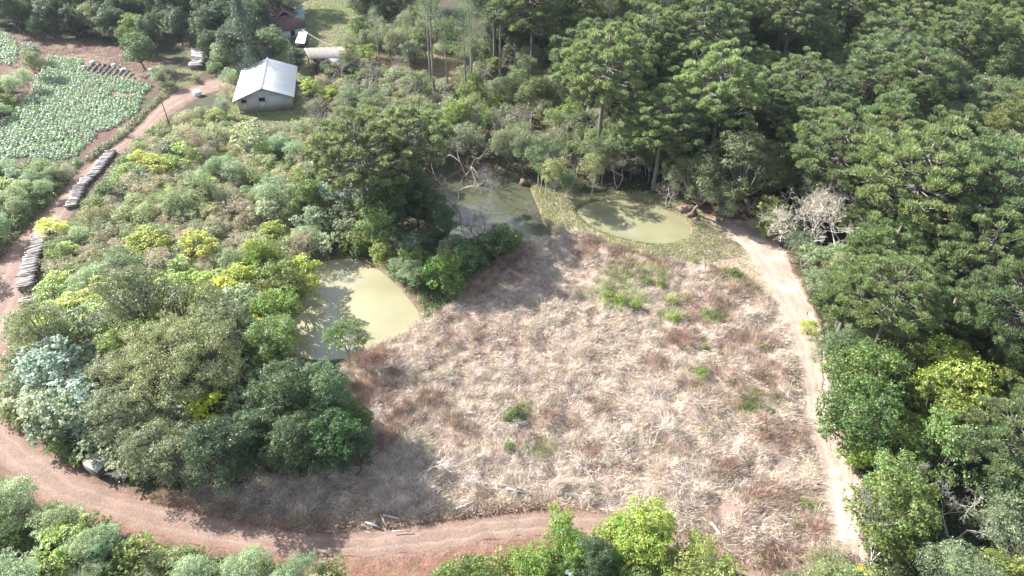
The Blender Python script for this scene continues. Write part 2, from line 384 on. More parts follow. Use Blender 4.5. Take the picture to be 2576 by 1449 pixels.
def strip(name, A, B, n, colf, z, label, ragged=.25):
    V = []; m = len(A)
    A = A+(vnoise(np.arange(m), np.zeros(m), 3, 5)[:, None]-.5)*ragged*2*unit(A-B)
    B = B+(vnoise(np.arange(m), np.zeros(m), 3, 9)[:, None]-.5)*ragged*2*unit(B-A)
    T = np.linspace(0, 1, n)
    XY = A[:, None, :]*(1-T[None, :, None])+B[:, None, :]*T[None, :, None]
    tt = np.broadcast_to(T[None, :], XY.shape[:2])
    Z = z+.05*np.sin(math.pi*tt)+(fbm(XY[..., 0], XY[..., 1], 1.6, 71)-.5)*.05
    rut = np.exp(-((tt-.3)/.06)**2)+np.exp(-((tt-.7)/.06)**2)
    Z = Z-.045*rut
    colr = colf(XY[..., 0], XY[..., 1], tt, rut)
    i = np.arange(m*n).reshape(m, n)
    Q = np.stack([i[:-1, :-1], i[1:, :-1], i[1:, 1:], i[:-1, 1:]], -1).reshape(-1, 4)
    me = mesh_from(name, np.dstack([XY, Z]).reshape(-1, 3), Q, True, colr.reshape(-1, 3))
    return tag(obj(name, me, M_ROAD), label, None, None, 'structure')
def road_col(X, Y, t, rut):
    c = np.ones(X.shape+(3,))*np.array((.235, .158, .125))
    c = lay(c, .6*rut, (.285, .205, .168))
    c = lay(c, np.clip(ss(.28, 0, t)+ss(.78, 1, t)*1.0, 0, 1)*(.5+.5*fbm(X, Y, 2, 3)), (.205, .12, .09))
    c = lay(c, .5*ss(.5, .8, fbm(X, Y, 3, 8))*(1-rut), (.215, .175, .13))
    return c
def path_col(X, Y, t, rut):
    c = np.ones(X.shape+(3,))*np.array((.37, .285, .23))
    c = lay(c, ss(.5, .75, fbm(X, Y, 2.2, 18)), (.52, .43, .35))
    c = lay(c, .6*ss(.55, .8, fbm(X, Y, 1.1, 28)), (.36, .25, .2))
    return c
strip('road', RA, RB, 26, road_col, -.03, 'reddish gravel road curving down the left and along the bottom')
strip('dirt_path', PA, PB, 14, path_col, -.02, 'pale bare dirt path along the forest edge', .5)
for k, (p, colr, lab) in enumerate(((PONDS[0], (.32, .30, .19), 'wide milky pond with cloudy reflections beside the green thicket'), (PONDS[1], (.075, .078, .05), 'shaded dark pond behind the tall pine'), (PONDS[2], (.235, .23, .135), 'oval yellowish pond crossed by tree shadows'))):
    ctr = p.mean(0); rings = [ctr+(p-ctr)*s for s in (1.09, .6, .2)]
    V = np.vstack([np.hstack([r, np.full((len(r), 1), WZ)]) for r in rings]+[[ctr[0], ctr[1], WZ]]); n = len(p)
    Q = [[i+r*n, (i+1) % n+r*n, (i+1) % n+(r+1)*n, i+(r+1)*n] for r in range(2) for i in range(n)]
    T = [[2*n+i, 2*n+(i+1) % n, 3*n] for i in range(n)]
    tag(obj('pond_water', mesh_from('pond_water', V, Q, True, None, T), M_WATER, None, colr), lab, None, None, 'structure')

_O = 'first second third fourth fifth sixth seventh eighth ninth tenth eleventh twelfth thirteenth fourteenth fifteenth sixteenth seventeenth eighteenth nineteenth twentieth'.split()
_T = 'x x twenty thirty forty fifty sixty seventy eighty ninety'.split()
def ordw(k):
    k = min(k+1, 99)
    return (_O[k-1] if k <= 20 else _T[k//10].replace('y', 'ieth') if k % 10 == 0 else _T[k//10]+' '+_O[k % 10-1])+' '
# ------------------------------------------------------------------ tree builders: each returns (wood mesh, crown mesh, crown radius, height of the crown's middle)
def araucaria(seed, H=16., R=6.2):
    r = np.random.default_rng(seed); wood = MB()
    lean = r.normal(size=2)*.4
    tp = [(0, 0, 0), (lean[0]*.4, lean[1]*.4, H*.5), (lean[0], lean[1], H-.3)]
    wood.tube(catmull(tp, 8), np.linspace(.38, .12, 8), 8)
    tuft = []
    lv = [(H-6.1, .86, 9), (H-5.0, 1.0, 12), (H-3.9, .95, 12), (H-2.8, .84, 11), (H-1.7, .66, 9), (H-.8, .42, 6), (H-.1, .12, 2)]
    for z, f, n in lv:
        a0 = r.uniform(0, 6.3)
        for k in range(n):
            if r.random() < .07: continue
            a = a0+k*2*math.pi/n+r.normal()*.13; Lb = R*f*r.uniform(.82, 1.1)
            d = np.array([math.cos(a), math.sin(a), 0]); base = np.array([lean[0], lean[1], z-.9])
            tip = base+d*Lb+np.array([0, 0, 1.2+r.normal()*.55])
            mid = base+d*Lb*.55+np.array([0, 0, -.05])
            pts = catmull([base, mid, tip], 6)
            wood.tube(pts, np.linspace(.09, .04, 6), 4, False)
            tuft.append((tip, d, r.uniform(.85, 1.3)))
            side = np.array([-d[1], d[0], 0])
            if f > .35:
                for sg in (-1, 1, r.choice((-1, 1))):
                    c = base+d*Lb*r.uniform(.5, .95)+side*sg*r.uniform(.6, 1.3)+np.array([0, 0, .7+r.normal()*.4])
                    wood.tube([mid, c], [.04, .03], 4, False); tuft.append((c, unit(d+.6*sg*side), r.uniform(.6, 1.05)))
    if True:
        for k in range(6):    # dead lower limbs
            a = r.uniform(0, 6.3); z = H-5-r.uniform(0, 3); Lb = r.uniform(1.5, 3.6)
            wood.tube([(lean[0]*.8, lean[1]*.8, z), (lean[0]+math.cos(a)*Lb, lean[1]+math.sin(a)*Lb, z-.3+r.normal()*.3)], [.06, .025], 4, False)
    Cs, Ns, Ls, Ts = [], [], [], []
    for c, d, s in tuft:
        n = int(175*s)
        v = r.normal(size=(n, 3)); v[:, 2] = np.where(v[:, 2] < -.25, -v[:, 2], v[:, 2]); v = unit(v+np.array([d[0]*.15, d[1]*.15, .2]))
        L = .86*s*r.uniform(.75, 1.05, n)
        mid = c+v*(L*.72)[:, None]+np.array([0, 0, .18])*(1-v[:, 2:3])
        up = unit(v+np.array([0, 0, .75])*(1-v[:, 2:3]))
        nn = unit(np.cross(up, r.normal(size=(n, 3))))
        Cs.append(mid); Ns.append(nn); Ts.append(up); Ls.append(L*.55)
    C = np.vstack(Cs); N = np.vstack(Ns); T = np.vstack(Ts); L = np.concatenate(Ls)
    V, Q = leaf_quads(C, N, L, .11, r, T)
    return wood.mesh('araucaria_wood'), mesh_from('araucaria_crown', V, Q), R*1.05, H-1.6

def broadleaf(seed, H=10., R=3.8, base=.35, lobes=16, leaf=.26, dens=1.0, flat=.75, lobe_r=.38, trunk=.22, fill=.0, open_=0., stems=1):
    """rounded leafy crown made of leafy clumps on limbs; base = where the crown begins as a part of the height"""
    r = np.random.default_rng(seed); wood = MB()
    zc = H*(base+1)/2; Rz = H*(1-base)/2
    K = []
    for k in range(lobes):
        for _ in range(30):
            v = r.normal(size=3); v /= np.linalg.norm(v)
            if v[2] < -.55: v[2] *= -1
            rad = r.uniform(.62, .9) if r.random() > .2 else r.uniform(.15, .6)
            c = np.array([v[0]*R*rad, v[1]*R*rad, zc+v[2]*Rz*rad])
            if all(np.linalg.norm((c-q[0])/np.array([1, 1, .8])) > R*lobe_r*.75 for q in K): break
        K.append((c, R*lobe_r*r.uniform(.7, 1.3)))
    for st in range(stems):
        b = np.array([r.normal()*.25*(stems > 1), r.normal()*.25*(stems > 1), 0]); fork = np.array([r.normal()*.12*R*(1+(stems > 1)), r.normal()*.12*R*(1+(stems > 1)), H*max(base, .25)*.9])
        wood.tube(catmull([b, (b+fork)/2+r.normal(size=3)*.08*H*.3, fork], 6), np.linspace(trunk, trunk*.7, 6), 7)
        for q, (c, lr) in enumerate(K):
            if q % stems != st: continue
            m = (fork+c)/2+r.normal(size=3)*R*.08+np.array([0, 0, -R*.06])
            wood.tube(catmull([fork, m, c], 6), np.linspace(trunk*.5, trunk*.1, 6), 5, False)
            for _ in range(3):
                e = c+unit(r.normal(size=3)+np.array([0, 0, .3]))*lr*.8
                wood.tube([c, e], [trunk*.12, .015], 4, False)
    Cs, Ns = [], []
    for c, lr in K:
        n = int(dens*95*lr*lr/(leaf*leaf)*.2)
        nt = max(8, n//9)
        v = unit(r.normal(size=(nt, 3))+np.array([0, 0, .25]))
        rr = lr*(r.uniform(.55, 1.12, nt))
        tc = c+v*rr[:, None]*np.array([1, 1, flat])
        per = 9
        off = r.normal(size=(nt, per, 3))*lr*.13*np.array([1, 1, .6])
        p = (tc[:, None, :]+off).reshape(-1, 3)
        nn = unit(np.repeat(v, per, 0)*.8+r.normal(size=(nt*per, 3))*.55+np.array([0, 0, .45]))
        Cs.append(p); Ns.append(nn)
    C = np.vstack(Cs); N = np.vstack(Ns)
    keep = np.ones(len(C), bool)
    for c, lr in K: keep &= (np.linalg.norm((C-c)/np.array([1, 1, flat]), axis=1) > lr*.45) | (r.random(len(C)) < .2)
    C, N = C[keep], N[keep]
    if open_: k = r.random(len(C)) > open_; C, N = C[k], N[k]
    sz = leaf*r.uniform(.7, 1.35, len(C))
    V, Q = leaf_quads(C, N, sz, sz*.55, r)
    lo = V[:, 2].min()
    if lo < 0.02: V[:, 2] = np.maximum(V[:, 2], .03+.1*r.random(len(V)))
    return wood.mesh('wood'), mesh_from('crown', V, Q), R, zc+Rz*.25

def sprayed(seed, H=4.5, R=2.3, leaf=.3, sprays=30, trunk=.08):
    """small open tree with flat layered sprays of leaflets at the branch ends"""
    r = np.random.default_rng(seed); wood = MB(); Cs, Ns, Ts = [], [], []
    for k in range(sprays):
        a = r.uniform(0, 6.3); rad = R*math.sqrt(r.uniform(.02, 1)); z = H*(1-.38*(rad/R)**2)*r.uniform(.6, 1.0)
        tip = np.array([math.cos(a)*rad, math.sin(a)*rad, z])
        if k % 2 == 0: wood.tube(catmull([(0, 0, 0), (tip[0]*.3, tip[1]*.3, z*.55), tip], 6), np.linspace(trunk*.7, .02, 6), 4, False)
        nf = 8
        for q in range(nf):
            b = q*6.28/nf+r.normal()*.2; d = np.array([math.cos(b), math.sin(b), -.12]); L = R*.3*r.uniform(.7, 1.2)
            s = np.linspace(.15, 1, 8); p = tip+d*L*s[:, None]+np.array([0, 0, .0])-np.array([0, 0, .18])*s[:, None]**2
            p = p+r.normal(size=p.shape)*.05
            Cs.append(p); Ns.append(unit(np.array([0, 0, 1.])+r.normal(size=(8, 3))*.3)); Ts.append(np.tile(np.array([-d[1], d[0], 0]), (8, 1))+r.normal(size=(8, 3))*.25)
    C = np.vstack(Cs); V, Q = leaf_quads(C, np.vstack(Ns), leaf*r.uniform(.7, 1.3, len(C)), leaf*.42, r, np.vstack(Ts))
    return wood.mesh('wood'), mesh_from('crown', V, Q), R, H*.8

def bare(seed, H=8., R=4., trunk=.16, depth=5, stems=2, thick=.012, up=.35, spread=0.):
    """leafless crown: limbs dividing into twigs; the twigs form the crown mesh, trunk and limbs the wood"""
    r = np.random.default_rng(seed); wood = MB(); tw = MB()
    def grow(p, d, L, rad, k):
        q = p+d*L*.5+r.normal(size=3)*L*.07; e = q+unit(d+r.normal(size=3)*.2)*L*.5
        (wood if k < 3 else tw).tube([p, q, e], [rad, rad*.85, rad*.7], 6 if k < 2 else 4 if k < 3 else 3, False)
        if k >= depth: return
        nb = 3 if r.random() < .55 else 2
        if k == depth-1: nb = 4
        for _ in range(nb):
            nd_ = unit(d+r.normal(size=3)*.55+np.array([0, 0, up*.5])*(.6 if k < 3 else .2)); grow(e, nd_, L*r.uniform(.62, .86), max(rad*.56, thick), k+1)
            if k > 1 and r.random() < .5: grow(q, unit(d+r.normal(size=3)*.7), L*.5, max(rad*.4, thick), k+1)
    for s in range(stems):
        a = r.uniform(0, 6.3); t = .25+.25*(stems > 1)+spread; a = a if not spread else s*2*math.pi/stems+r.normal()*.2
        d = unit(np.array([math.cos(a)*t, math.sin(a)*t, 1]))
        grow(np.array([r.normal()*.1*stems, r.normal()*.1*stems, 0]), d, H*.33, trunk, 0)
    return wood.mesh('wood'), tw.mesh('twigs'), R, H*.75

def eucalypt(seed, H=22., R=3.0, leaf=.3):
    r = np.random.default_rng(seed); wood = MB(); lean = r.normal(size=2)*.6
    wood.tube(catmull([(0, 0, 0), (lean[0]*.3+r.normal()*.2, lean[1]*.3, H*.5), (lean[0], lean[1], H)], 10), np.linspace(.26, .06, 10), 7)
    Cs, Ns = [], []
    for k in range(30):
        z = H*r.uniform(.5, 1.02); a = r.uniform(0, 6.3); rad = R*r.uniform(.3, 1)*(1.25-z/H)*1.4
        s = np.array([lean[0]*z/H, lean[1]*z/H, z-rad*.7]); c = np.array([lean[0]*z/H+math.cos(a)*rad, lean[1]*z/H+math.sin(a)*rad, z])
        wood.tube([s, c], [.05, .02], 4, False)
        n = 130; p = c+r.normal(size=(n, 3))*np.array([.62, .62, .5]); Cs.append(p); Ns.append(unit(r.normal(size=(n, 3))*.8+unit(p-c)*.6+np.array([0, 0, .2])))
    C = np.vstack(Cs); V, Q = leaf_quads(C, np.vstack(Ns), leaf*r.uniform(.7, 1.3, len(C)), leaf*.4, r)
    return wood.mesh('wood'), mesh_from('crown', V, Q), R, H*.82

def column(seed, H=12., R=2.2, leaf=.26):
    r = np.random.default_rng(seed); wood = MB(); wood.tube([(0, 0, 0), (0, 0, H*.95)], [.28, .05], 7)
    Cs, Ns = [], []
    for k in range(70):
        z = H*r.uniform(.08, 1.0); a = r.uniform(0, 6.3); rad = R*(1.02-(z/H)**1.6)*r.uniform(.6, 1.05)
        c = np.array([math.cos(a)*rad, math.sin(a)*rad, z]); wood.tube([(0, 0, z), c], [.05, .02], 4, False)
        n = 110; p = c+r.normal(size=(n, 3))*np.array([.42, .42, .5]); Cs.append(p); Ns.append(unit(np.array([math.cos(a), math.sin(a), .5])+r.normal(size=(n, 3))*.6))
    C = np.vstack(Cs); V, Q = leaf_quads(C, np.vstack(Ns), leaf*r.uniform(.7, 1.3, len(C)), leaf*.5, r)
    V[:, 2] = np.maximum(V[:, 2], .03)
    return wood.mesh('wood'), mesh_from('crown', V, Q), R, H*.55

GR = (.17, .15, .13)
# kind -> variants, leaf colours, bark colour, names and words
def variants(f, n, s0, **kw): return [f(s0+i, **kw) for i in range(n)]
KIND = {
 'araucaria': dict(v=variants(araucaria, 5, 100), cols=[(.144,.178,.078),(.162,.198,.084),(.124,.158,.074),(.166,.188,.080),(.134,.170,.084)], bark=(.16,.14,.125), name='araucaria_pine', cat='pine tree', words='araucaria pine'),
 'araucaria_young': dict(v=variants(araucaria, 2, 120, H=12., R=4.2), cols=[(.138,.18,.08)], bark=(.16,.14,.125), name='araucaria_pine', cat='pine tree', words='young araucaria pine'),
 'round': dict(v=variants(broadleaf, 5, 200, H=10., R=4.2, base=.12, lobes=40, leaf=.2, lobe_r=.26, dens=.9), cols=[(.10,.135,.055),(.12,.15,.062),(.088,.122,.055)], bark=(.15,.13,.11), name='broadleaf_tree', cat='tree', words='round broadleaf tree'),
 'dark': dict(v=variants(broadleaf, 4, 220, H=11., R=4., base=.12, lobes=40, leaf=.2, dens=.95, lobe_r=.25), cols=[(.058,.09,.046),(.066,.098,.045),(.06,.09,.052)], bark=(.12,.1,.085), name='evergreen_tree', cat='tree', words='dark green tree'),
 'bright': dict(v=variants(broadleaf, 4, 240, H=8., R=3.5, base=.1, lobes=34, leaf=.23, lobe_r=.27, dens=.9), cols=[(.135,.185,.055),(.125,.175,.055),(.155,.19,.055)], bark=(.17,.15,.12), name='leafy_tree', cat='tree', words='bright green tree'),
 'grey': dict(v=variants(broadleaf, 5, 260, H=9., R=3.8, base=.18, lobes=42, leaf=.16, dens=.72, open_=.1, lobe_r=.23, flat=.62), cols=[(.155,.175,.095),(.17,.185,.105),(.145,.17,.09)], bark=(.2,.18,.16), name='fine_leaved_tree', cat='tree', words='grey green tree'),
 'feather': dict(v=variants(broadleaf, 5, 280, H=5., R=2.6, base=.08, lobes=30, leaf=.13, dens=.6, lobe_r=.26, trunk=.07, stems=2, flat=.65), cols=[(.21,.265,.15),(.23,.28,.165),(.20,.25,.14)], bark=(.17,.15,.12), name='feathery_shrub', cat='shrub', words='feathery shrub'),
 'silver': dict(v=variants(broadleaf, 5, 300, H=4.6, R=2.3, base=.08, lobes=24, leaf=.26, dens=.75, trunk=.08, stems=2, lobe_r=.28), cols=[(.30,.33,.225),(.27,.30,.20),(.23,.27,.165)], bark=(.22,.2,.17), name='silver_leaf_shrub', cat='shrub', words='silvery shrub'),
 'yellow': dict(v=variants(sprayed, 5, 320), cols=[(.25,.31,.055),(.22,.29,.06),(.29,.31,.05),(.19,.26,.06)], bark=(.17,.14,.1), name='yellow_green_shrub', cat='shrub', words='yellow green shrub'),
 'olive': dict(v=variants(broadleaf, 6, 340, H=2.7, R=1.9, base=.02, lobes=26, leaf=.12, dens=.5, lobe_r=.27, trunk=.045, stems=3), cols=[(.25,.25,.14),(.27,.265,.165),(.22,.245,.125),(.26,.245,.17),(.235,.27,.14)], bark=(.24,.2,.17), name='olive_shrub', cat='shrub', words='olive shrub'),
 'bush': dict(v=variants(broadleaf, 5, 360, H=2.4, R=1.8, base=.0, lobes=22, leaf=.18, dens=.7, lobe_r=.3, trunk=.045, stems=2), cols=[(.135,.185,.065),(.12,.17,.06),(.16,.205,.07)], bark=(.15,.12,.1), name='green_bush', cat='bush', words='green bush'),
 'euc': dict(v=variants(eucalypt, 4, 380, leaf=.22), cols=[(.11,.14,.08),(.10,.13,.07)], bark=(.22,.195,.175), name='eucalyptus_tree', cat='eucalyptus', words='slender eucalyptus tree'),
 'column': dict(v=variants(column, 2, 400, leaf=.2), cols=[(.08,.11,.075)], bark=(.1,.09,.08), name='columnar_tree', cat='tree', words='tall dark columnar tree'),
 'bare': dict(v=variants(bare, 6, 420, H=8., trunk=.10, stems=2, depth=5, thick=.013, spread=.1), cols=[(.33,.29,.26),(.30,.26,.23)], bark=(.40,.37,.34), name='bare_tree', cat='leafless tree', words='leafless tree'),
 'thin': dict(v=variants(broadleaf, 5, 440, H=9., R=2.6, base=.42, lobes=20, leaf=.17, dens=.6, trunk=.1, lobe_r=.3), cols=[(.13,.165,.065),(.17,.195,.08),(.105,.14,.065)], bark=(.38,.35,.31), name='slender_tree', cat='tree', words='slender pale trunked tree'),
 'brown': dict(v=variants(broadleaf, 3, 460, H=3.6, R=2.1, base=.05, lobes=24, leaf=.11, dens=.42, open_=.1, trunk=.05, stems=3, lobe_r=.27), cols=[(.27,.22,.165),(.30,.25,.19),(.26,.24,.16)], bark=(.3,.25,.22), name='brown_shrub', cat='shrub', words='brownish dry shrub'),
}
ALL = []          # every plant: dict(kind, x, y, r, px, py, root)
_used = {}
def plant(kind, px, py, s=1.0, col=None, label=None, vi=None, zs=1.0, seedrot=None, at=None):
    """px, py: where the middle of the crown is seen"""
    K = KIND[kind]; vi = random.randrange(len(K['v'])) if vi is None else vi
    wood, crown, R, zc = K['v'][vi]
    if at is None: p = G(px, py, zc*s*zs)
    else: p = np.array([at[0], at[1], 0])
    g = float(gz(p[0], p[1]))
    root = bpy.data.objects.new(K['name'], None); COL.objects.link(root); root.empty_display_size = .3
    root.location = (p[0], p[1], max(g, -.35)-.03); root.rotation_euler = (0, 0, random.uniform(0, 6.28) if seedrot is None else seedrot)
    v_ = 0 if label else .13 if 'arau' in kind else .16
    root.scale = (s*(1+random.uniform(-v_, v_)), s*(1+random.uniform(-v_, v_)), s*zs*(1+random.uniform(-v_, v_*1.4)))
    t = obj('trunk', wood, M_BARK, root, K['bark'])
    c0 = random.choice(K['cols']) if col is None else col
    f = random.uniform(.84, 1.18)*(1.12 if 'arau' in kind or kind in ('dark', 'thicket', 'column') else .92 if kind in ('bare', 'fan', 'snag') else 1.02 if kind == 'silver' else 1.22); h = random.uniform(-.06, .06)
    c0 = (c0[0]*f*(1+h)*1.02, c0[1]*f*1.06, c0[2]*f*(1-h)*1.0)
    if kind in ('bare', 'fan', 'snag'): obj('twigs', crown, M_BARK, root, c0)
    else: obj('crown', crown, M_LEAF, root, c0)
    q = P(p[0], p[1], zc*s*zs)
    ALL.append(dict(kind=kind, x=p[0], y=p[1], r=R*s, px=q[0], py=q[1], root=root, label=label, col=c0, s=s, z=zc*s*zs))
    return root
KEEP = []         # spots (as seen) that the photograph shows uncovered: nothing may grow in front of them
def keep_line(pts, n, rad=6):
    for a, b in catmull(pts, n): KEEP.append((a, b, rad, G(a, b)[1]+1))
def fill(poly, mix, s=(.85, 1.2), gap=.75, zc=8, n=4000, maxn=999, clear=True, forb=(), keep=True):
    """fills an outline, given where the crowns are seen, with plants of the kinds in mix"""
    pp = np.array(poly, float); W_ = GP(poly, zc); lo, hi = W_.min(0), W_.max(0); cnt = 0
    kinds = [k for k, w in mix]; ws = np.array([w for k, w in mix], float); ws /= ws.sum(); R_ = np.random.default_rng(int(abs(pp).sum()) % 99991)
    x = R_.uniform(lo[0], hi[0], n); y = R_.uniform(lo[1], hi[1], n); ki = R_.choice(len(kinds), n, p=ws); sc = R_.uniform(s[0], s[1], n)
    vi = np.array([R_.integers(len(KIND[kinds[k]]['v'])) for k in ki])
    R = np.array([KIND[kinds[k]]['v'][v][2] for k, v in zip(ki, vi)])*sc; z = np.array([KIND[kinds[k]]['v'][v][3] for k, v in zip(ki, vi)])*sc
    qx, qy = P(x, y, z); ok = sdist(pp, qx, qy) <= 0
    if clear: ok &= (np.minimum(look(RDG, x, y), look(PTG, x, y)) > np.minimum(1.2, R*.5)) & (look(pd_, x, y) > .3)
    for f in forb: ok &= sdist(f, x, y) > .3
    if keep and KEEP:
        bx, by = P(x, y, 0.); sx, _ = P(x+R, y, z); rp = np.abs(sx-qx)
        for a, b, rad, yl in KEEP:
            ok &= ~((y < yl) & (np.abs(a-qx) < rp*.85+rad*.5) & (b > qy-rp*.75-rad*.5) & (b < np.minimum(by, qy+rp*1.0)+rad*.3))
    AX = [t['x'] for t in ALL]; AY = [t['y'] for t in ALL]; AR = [t['r'] for t in ALL]; AZ = [t['z'] for t in ALL]
    ax, ay, ar, azz = np.array(AX+[0.]*n), np.array(AY+[0.]*n), np.array(AR+[0.]*n), np.array(AZ+[0.]*n); m = len(AX)
    for i in np.nonzero(ok)[0]:
        if m and np.any((x[i]-ax[:m])**2+(y[i]-ay[:m])**2 < (gap*(R[i]+ar[:m])*np.where(np.abs(azz[:m]-z[i]) > 5, .55, 1))**2*.9): continue
        plant(kinds[ki[i]], 0, 0, float(sc[i]), vi=int(vi[i]), at=(float(x[i]), float(y[i])))
        ax[m], ay[m], ar[m], azz[m] = x[i], y[i], R[i], z[i]; m += 1; cnt += 1
        if cnt >= maxn: break
    return cnt

# ------------------------------------------------------------------ buildings
def frame(o, u):
    o = np.array(o, float); u = np.array([u[0], u[1], 0.]); u /= np.linalg.norm(u); v = np.array([-u[1], u[0], 0])
    return lambda a, b, z=0.0: o+u*a+v*b+np.array([0, 0, z])
def uv_quads(me, scale=1.0, u=(1, 0, 0)):
    """metric UVs for a roof plate: along u and down the slope"""
    uvl = me.uv_layers.new(name='UVMap'); u = np.array(u, float); u /= np.linalg.norm(u)
    for p in me.polygons:
        n = np.array(p.normal); w = np.cross(n, u); w /= np.linalg.norm(w)+1e-9
        for li in p.loop_indices:
            c = np.array(me.vertices[me.loops[li].vertex_index].co)
            uvl.data[li].uv = (c@u*scale, c@w*scale)
def add_part(name, mb, mat, parent, label=None):
    me = mb.mesh(name) if isinstance(mb, MB) else mb
    o = obj(name, me, mat, parent)
    o.location = (-parent.location[0], -parent.location[1], -parent.location[2])
    if label: o['label'] = label
    return o
# white-roofed barn
O = (-46.9, 125.25); barn = thing('barn', 'grey concrete barn with a white sheet gable roof beside the road fork', 'barn', (O[0], O[1], 0))
F = frame((O[0], O[1], 0), (.974, .200)); hw, ln, ze, zr = 4.95, 14.6, 3.15, 4.85
def wall_quad(mb, pts, th=.18):
    a = np.array(pts, float); n = np.cross(a[1]-a[0], a[2]-a[0]); n /= np.linalg.norm(n)
    m = len(a); v = np.vstack([a, a-n*th]); 
    if m == 4: mb.add(v, [[0, 1, 2, 3], [7, 6, 5, 4]]+[[i, i+4, (i+1) % 4+4, (i+1) % 4] for i in range(4)])
    else: mb.add(v, [[i, i+m, (i+1) % m+m, (i+1) % m] for i in range(m)], [[0, i, i+1] for i in range(1, m-1)]+[[m, m+i+1, m+i] for i in range(1, m-1)])
w = MB()
zb = .55
def gable(mb, y, flip, holes):
    # the wall below the eaves in pieces round the window holes, then the gable triangle
    xs_ = [-hw]+[q for h in holes for q in (h[0], h[1])]+[hw]; th = .18
    def pc(x0, x1, z0, z1): mb.add([F(a, b, z) for z in (z0, z1) for b in (y, y+th) for a in (x0, x1)], [[0, 2, 3, 1], [4, 5, 7, 6], [0, 1, 5, 4], [2, 6, 7, 3], [0, 4, 6, 2], [1, 3, 7, 5]])
    for i in range(0, len(xs_), 2): pc(xs_[i], xs_[i+1], zb, ze)
    for h in holes: pc(h[0], h[1], zb, h[2]); pc(h[0], h[1], h[3], ze)
    v = [F(-hw, y, ze), F(hw, y, ze), F(0, y, zr), F(-hw, y+th, ze), F(hw, y+th, ze), F(0, y+th, zr)]
    mb.add(v, [[0, 3, 4, 1], [1, 4, 5, 2], [2, 5, 3, 0]], [[0, 1, 2], [3, 5, 4]])
HO = [(-4.25, -3.35, 2.05, 2.75), (-1.0, .1, 2.1, 2.85)]
gable(w, 0, 1, HO); gable(w, ln-.18, -1, [])
for sx in (-1, 1):
    x0, x1 = (hw-.18, hw) if sx > 0 else (-hw, -hw+.18)
    w.add([F(a, b, z) for z in (zb, ze) for b in (.18, ln-.18) for a in (x0, x1)], [[0, 2, 3, 1], [4, 5, 7, 6], [0, 1, 5, 4], [2, 6, 7, 3], [0, 4, 6, 2], [1, 3, 7, 5]])
add_part('wall', w, M_CONC, barn)
p = MB(); p.add([F(a, b, z) for z in (-.3, zb) for b in (-.05, ln+.05) for a in (-hw-.05, hw+.05)], [[0, 2, 3, 1], [4, 5, 7, 6], [0, 1, 5, 4], [2, 6, 7, 3], [0, 4, 6, 2], [1, 3, 7, 5]])
add_part('foundation', p, M_PLINTH, barn, 'stained dark base course')
for h in HO:
    g = MB(); g.add([F(a, .10, z) for z in (h[2], h[3]) for a in (h[0], h[1])], [[0, 1, 3, 2]])
    wd = add_part('window', g, M_DARK, barn)
    f = MB(); t = .05
    for (a0, a1, z0, z1) in ((h[0], h[1], h[2], h[2]+t), (h[0], h[1], h[3]-t, h[3]), (h[0], h[0]+t, h[2]+t, h[3]-t), (h[1]-t, h[1], h[2]+t, h[3]-t)):
        f.add([F(a, b, z) for z in (z0, z1) for b in (-.02, .08) for a in (a0, a1)], [[0, 2, 3, 1], [4, 5, 7, 6], [0, 1, 5, 4], [2, 6, 7, 3], [0, 4, 6, 2], [1, 3, 7, 5]])
    fo = obj('window_frame', f.mesh('window_frame'), M_PLINTH, wd)
ov = .65; slope = (zr+.2-ze)/(hw); 
def roofside(mat, sx, y0, y1, lift=0.0):
    mb = MB(); n = 46
    # sheet roof: fine corrugation running down the slope
    T = np.linspace(y0, y1, n*4+1); zc_ = .025*np.sin(T*2*math.pi/.5)
    V = []
    for t, dz in zip(T, zc_):
        V += [F(0, t, zr+.22+dz+lift), F(sx*(hw+ov), t, zr+.22-slope*(hw+ov)+dz+lift)]
    m = len(T); Vb = [v-np.array([0, 0, .06]) for v in V]
    Q = [[2*i, 2*i+1, 2*i+3, 2*i+2] for i in range(m-1)]+[[2*m+2*i+2, 2*m+2*i+3, 2*m+2*i+1, 2*m+2*i] for i in range(m-1)]
    Q += [[2*i+1, 2*m+2*i+1, 2*m+2*i+3, 2*i+3] for i in range(m-1)]+[[0, 2*m, 2*m+1, 1], [2*m-2, 2*m-1, 4*m-1, 4*m-2]]
    mb.add(V+Vb, Q); return mb
M_SHEET2 = surf_mat('weathered sheet roof', col=(.8, .77, .74), n1=(.25, .93, 1.06), n2=(6, .9, 1.08), rough=.6)
add_part('roof', roofside(None, -1, -1.0, ln+.7), M_SHEET, barn, 'bright white left roof slope')
add_part('roof', roofside(None, 1, -1.0+1.9, ln+.7), M_SHEET2, barn, 'grey weathered right roof slope')
add_part('roof', roofside(None, 1, -1.0, -1.0+1.9, .012), M_SHEET, barn, 'white front strip of the right roof slope')
rc = MB(); rc.tube([F(0, -1.0, zr+.26), F(0, ln+.7, zr+.26)], .12, 6); add_part('ridge_cap', rc, M_SHEET, barn)
kp = MB(); kp.box(F(0, -.03, zr-.15), (.35, .06, .3)); add_part('vent', kp, M_PLINTH, barn)

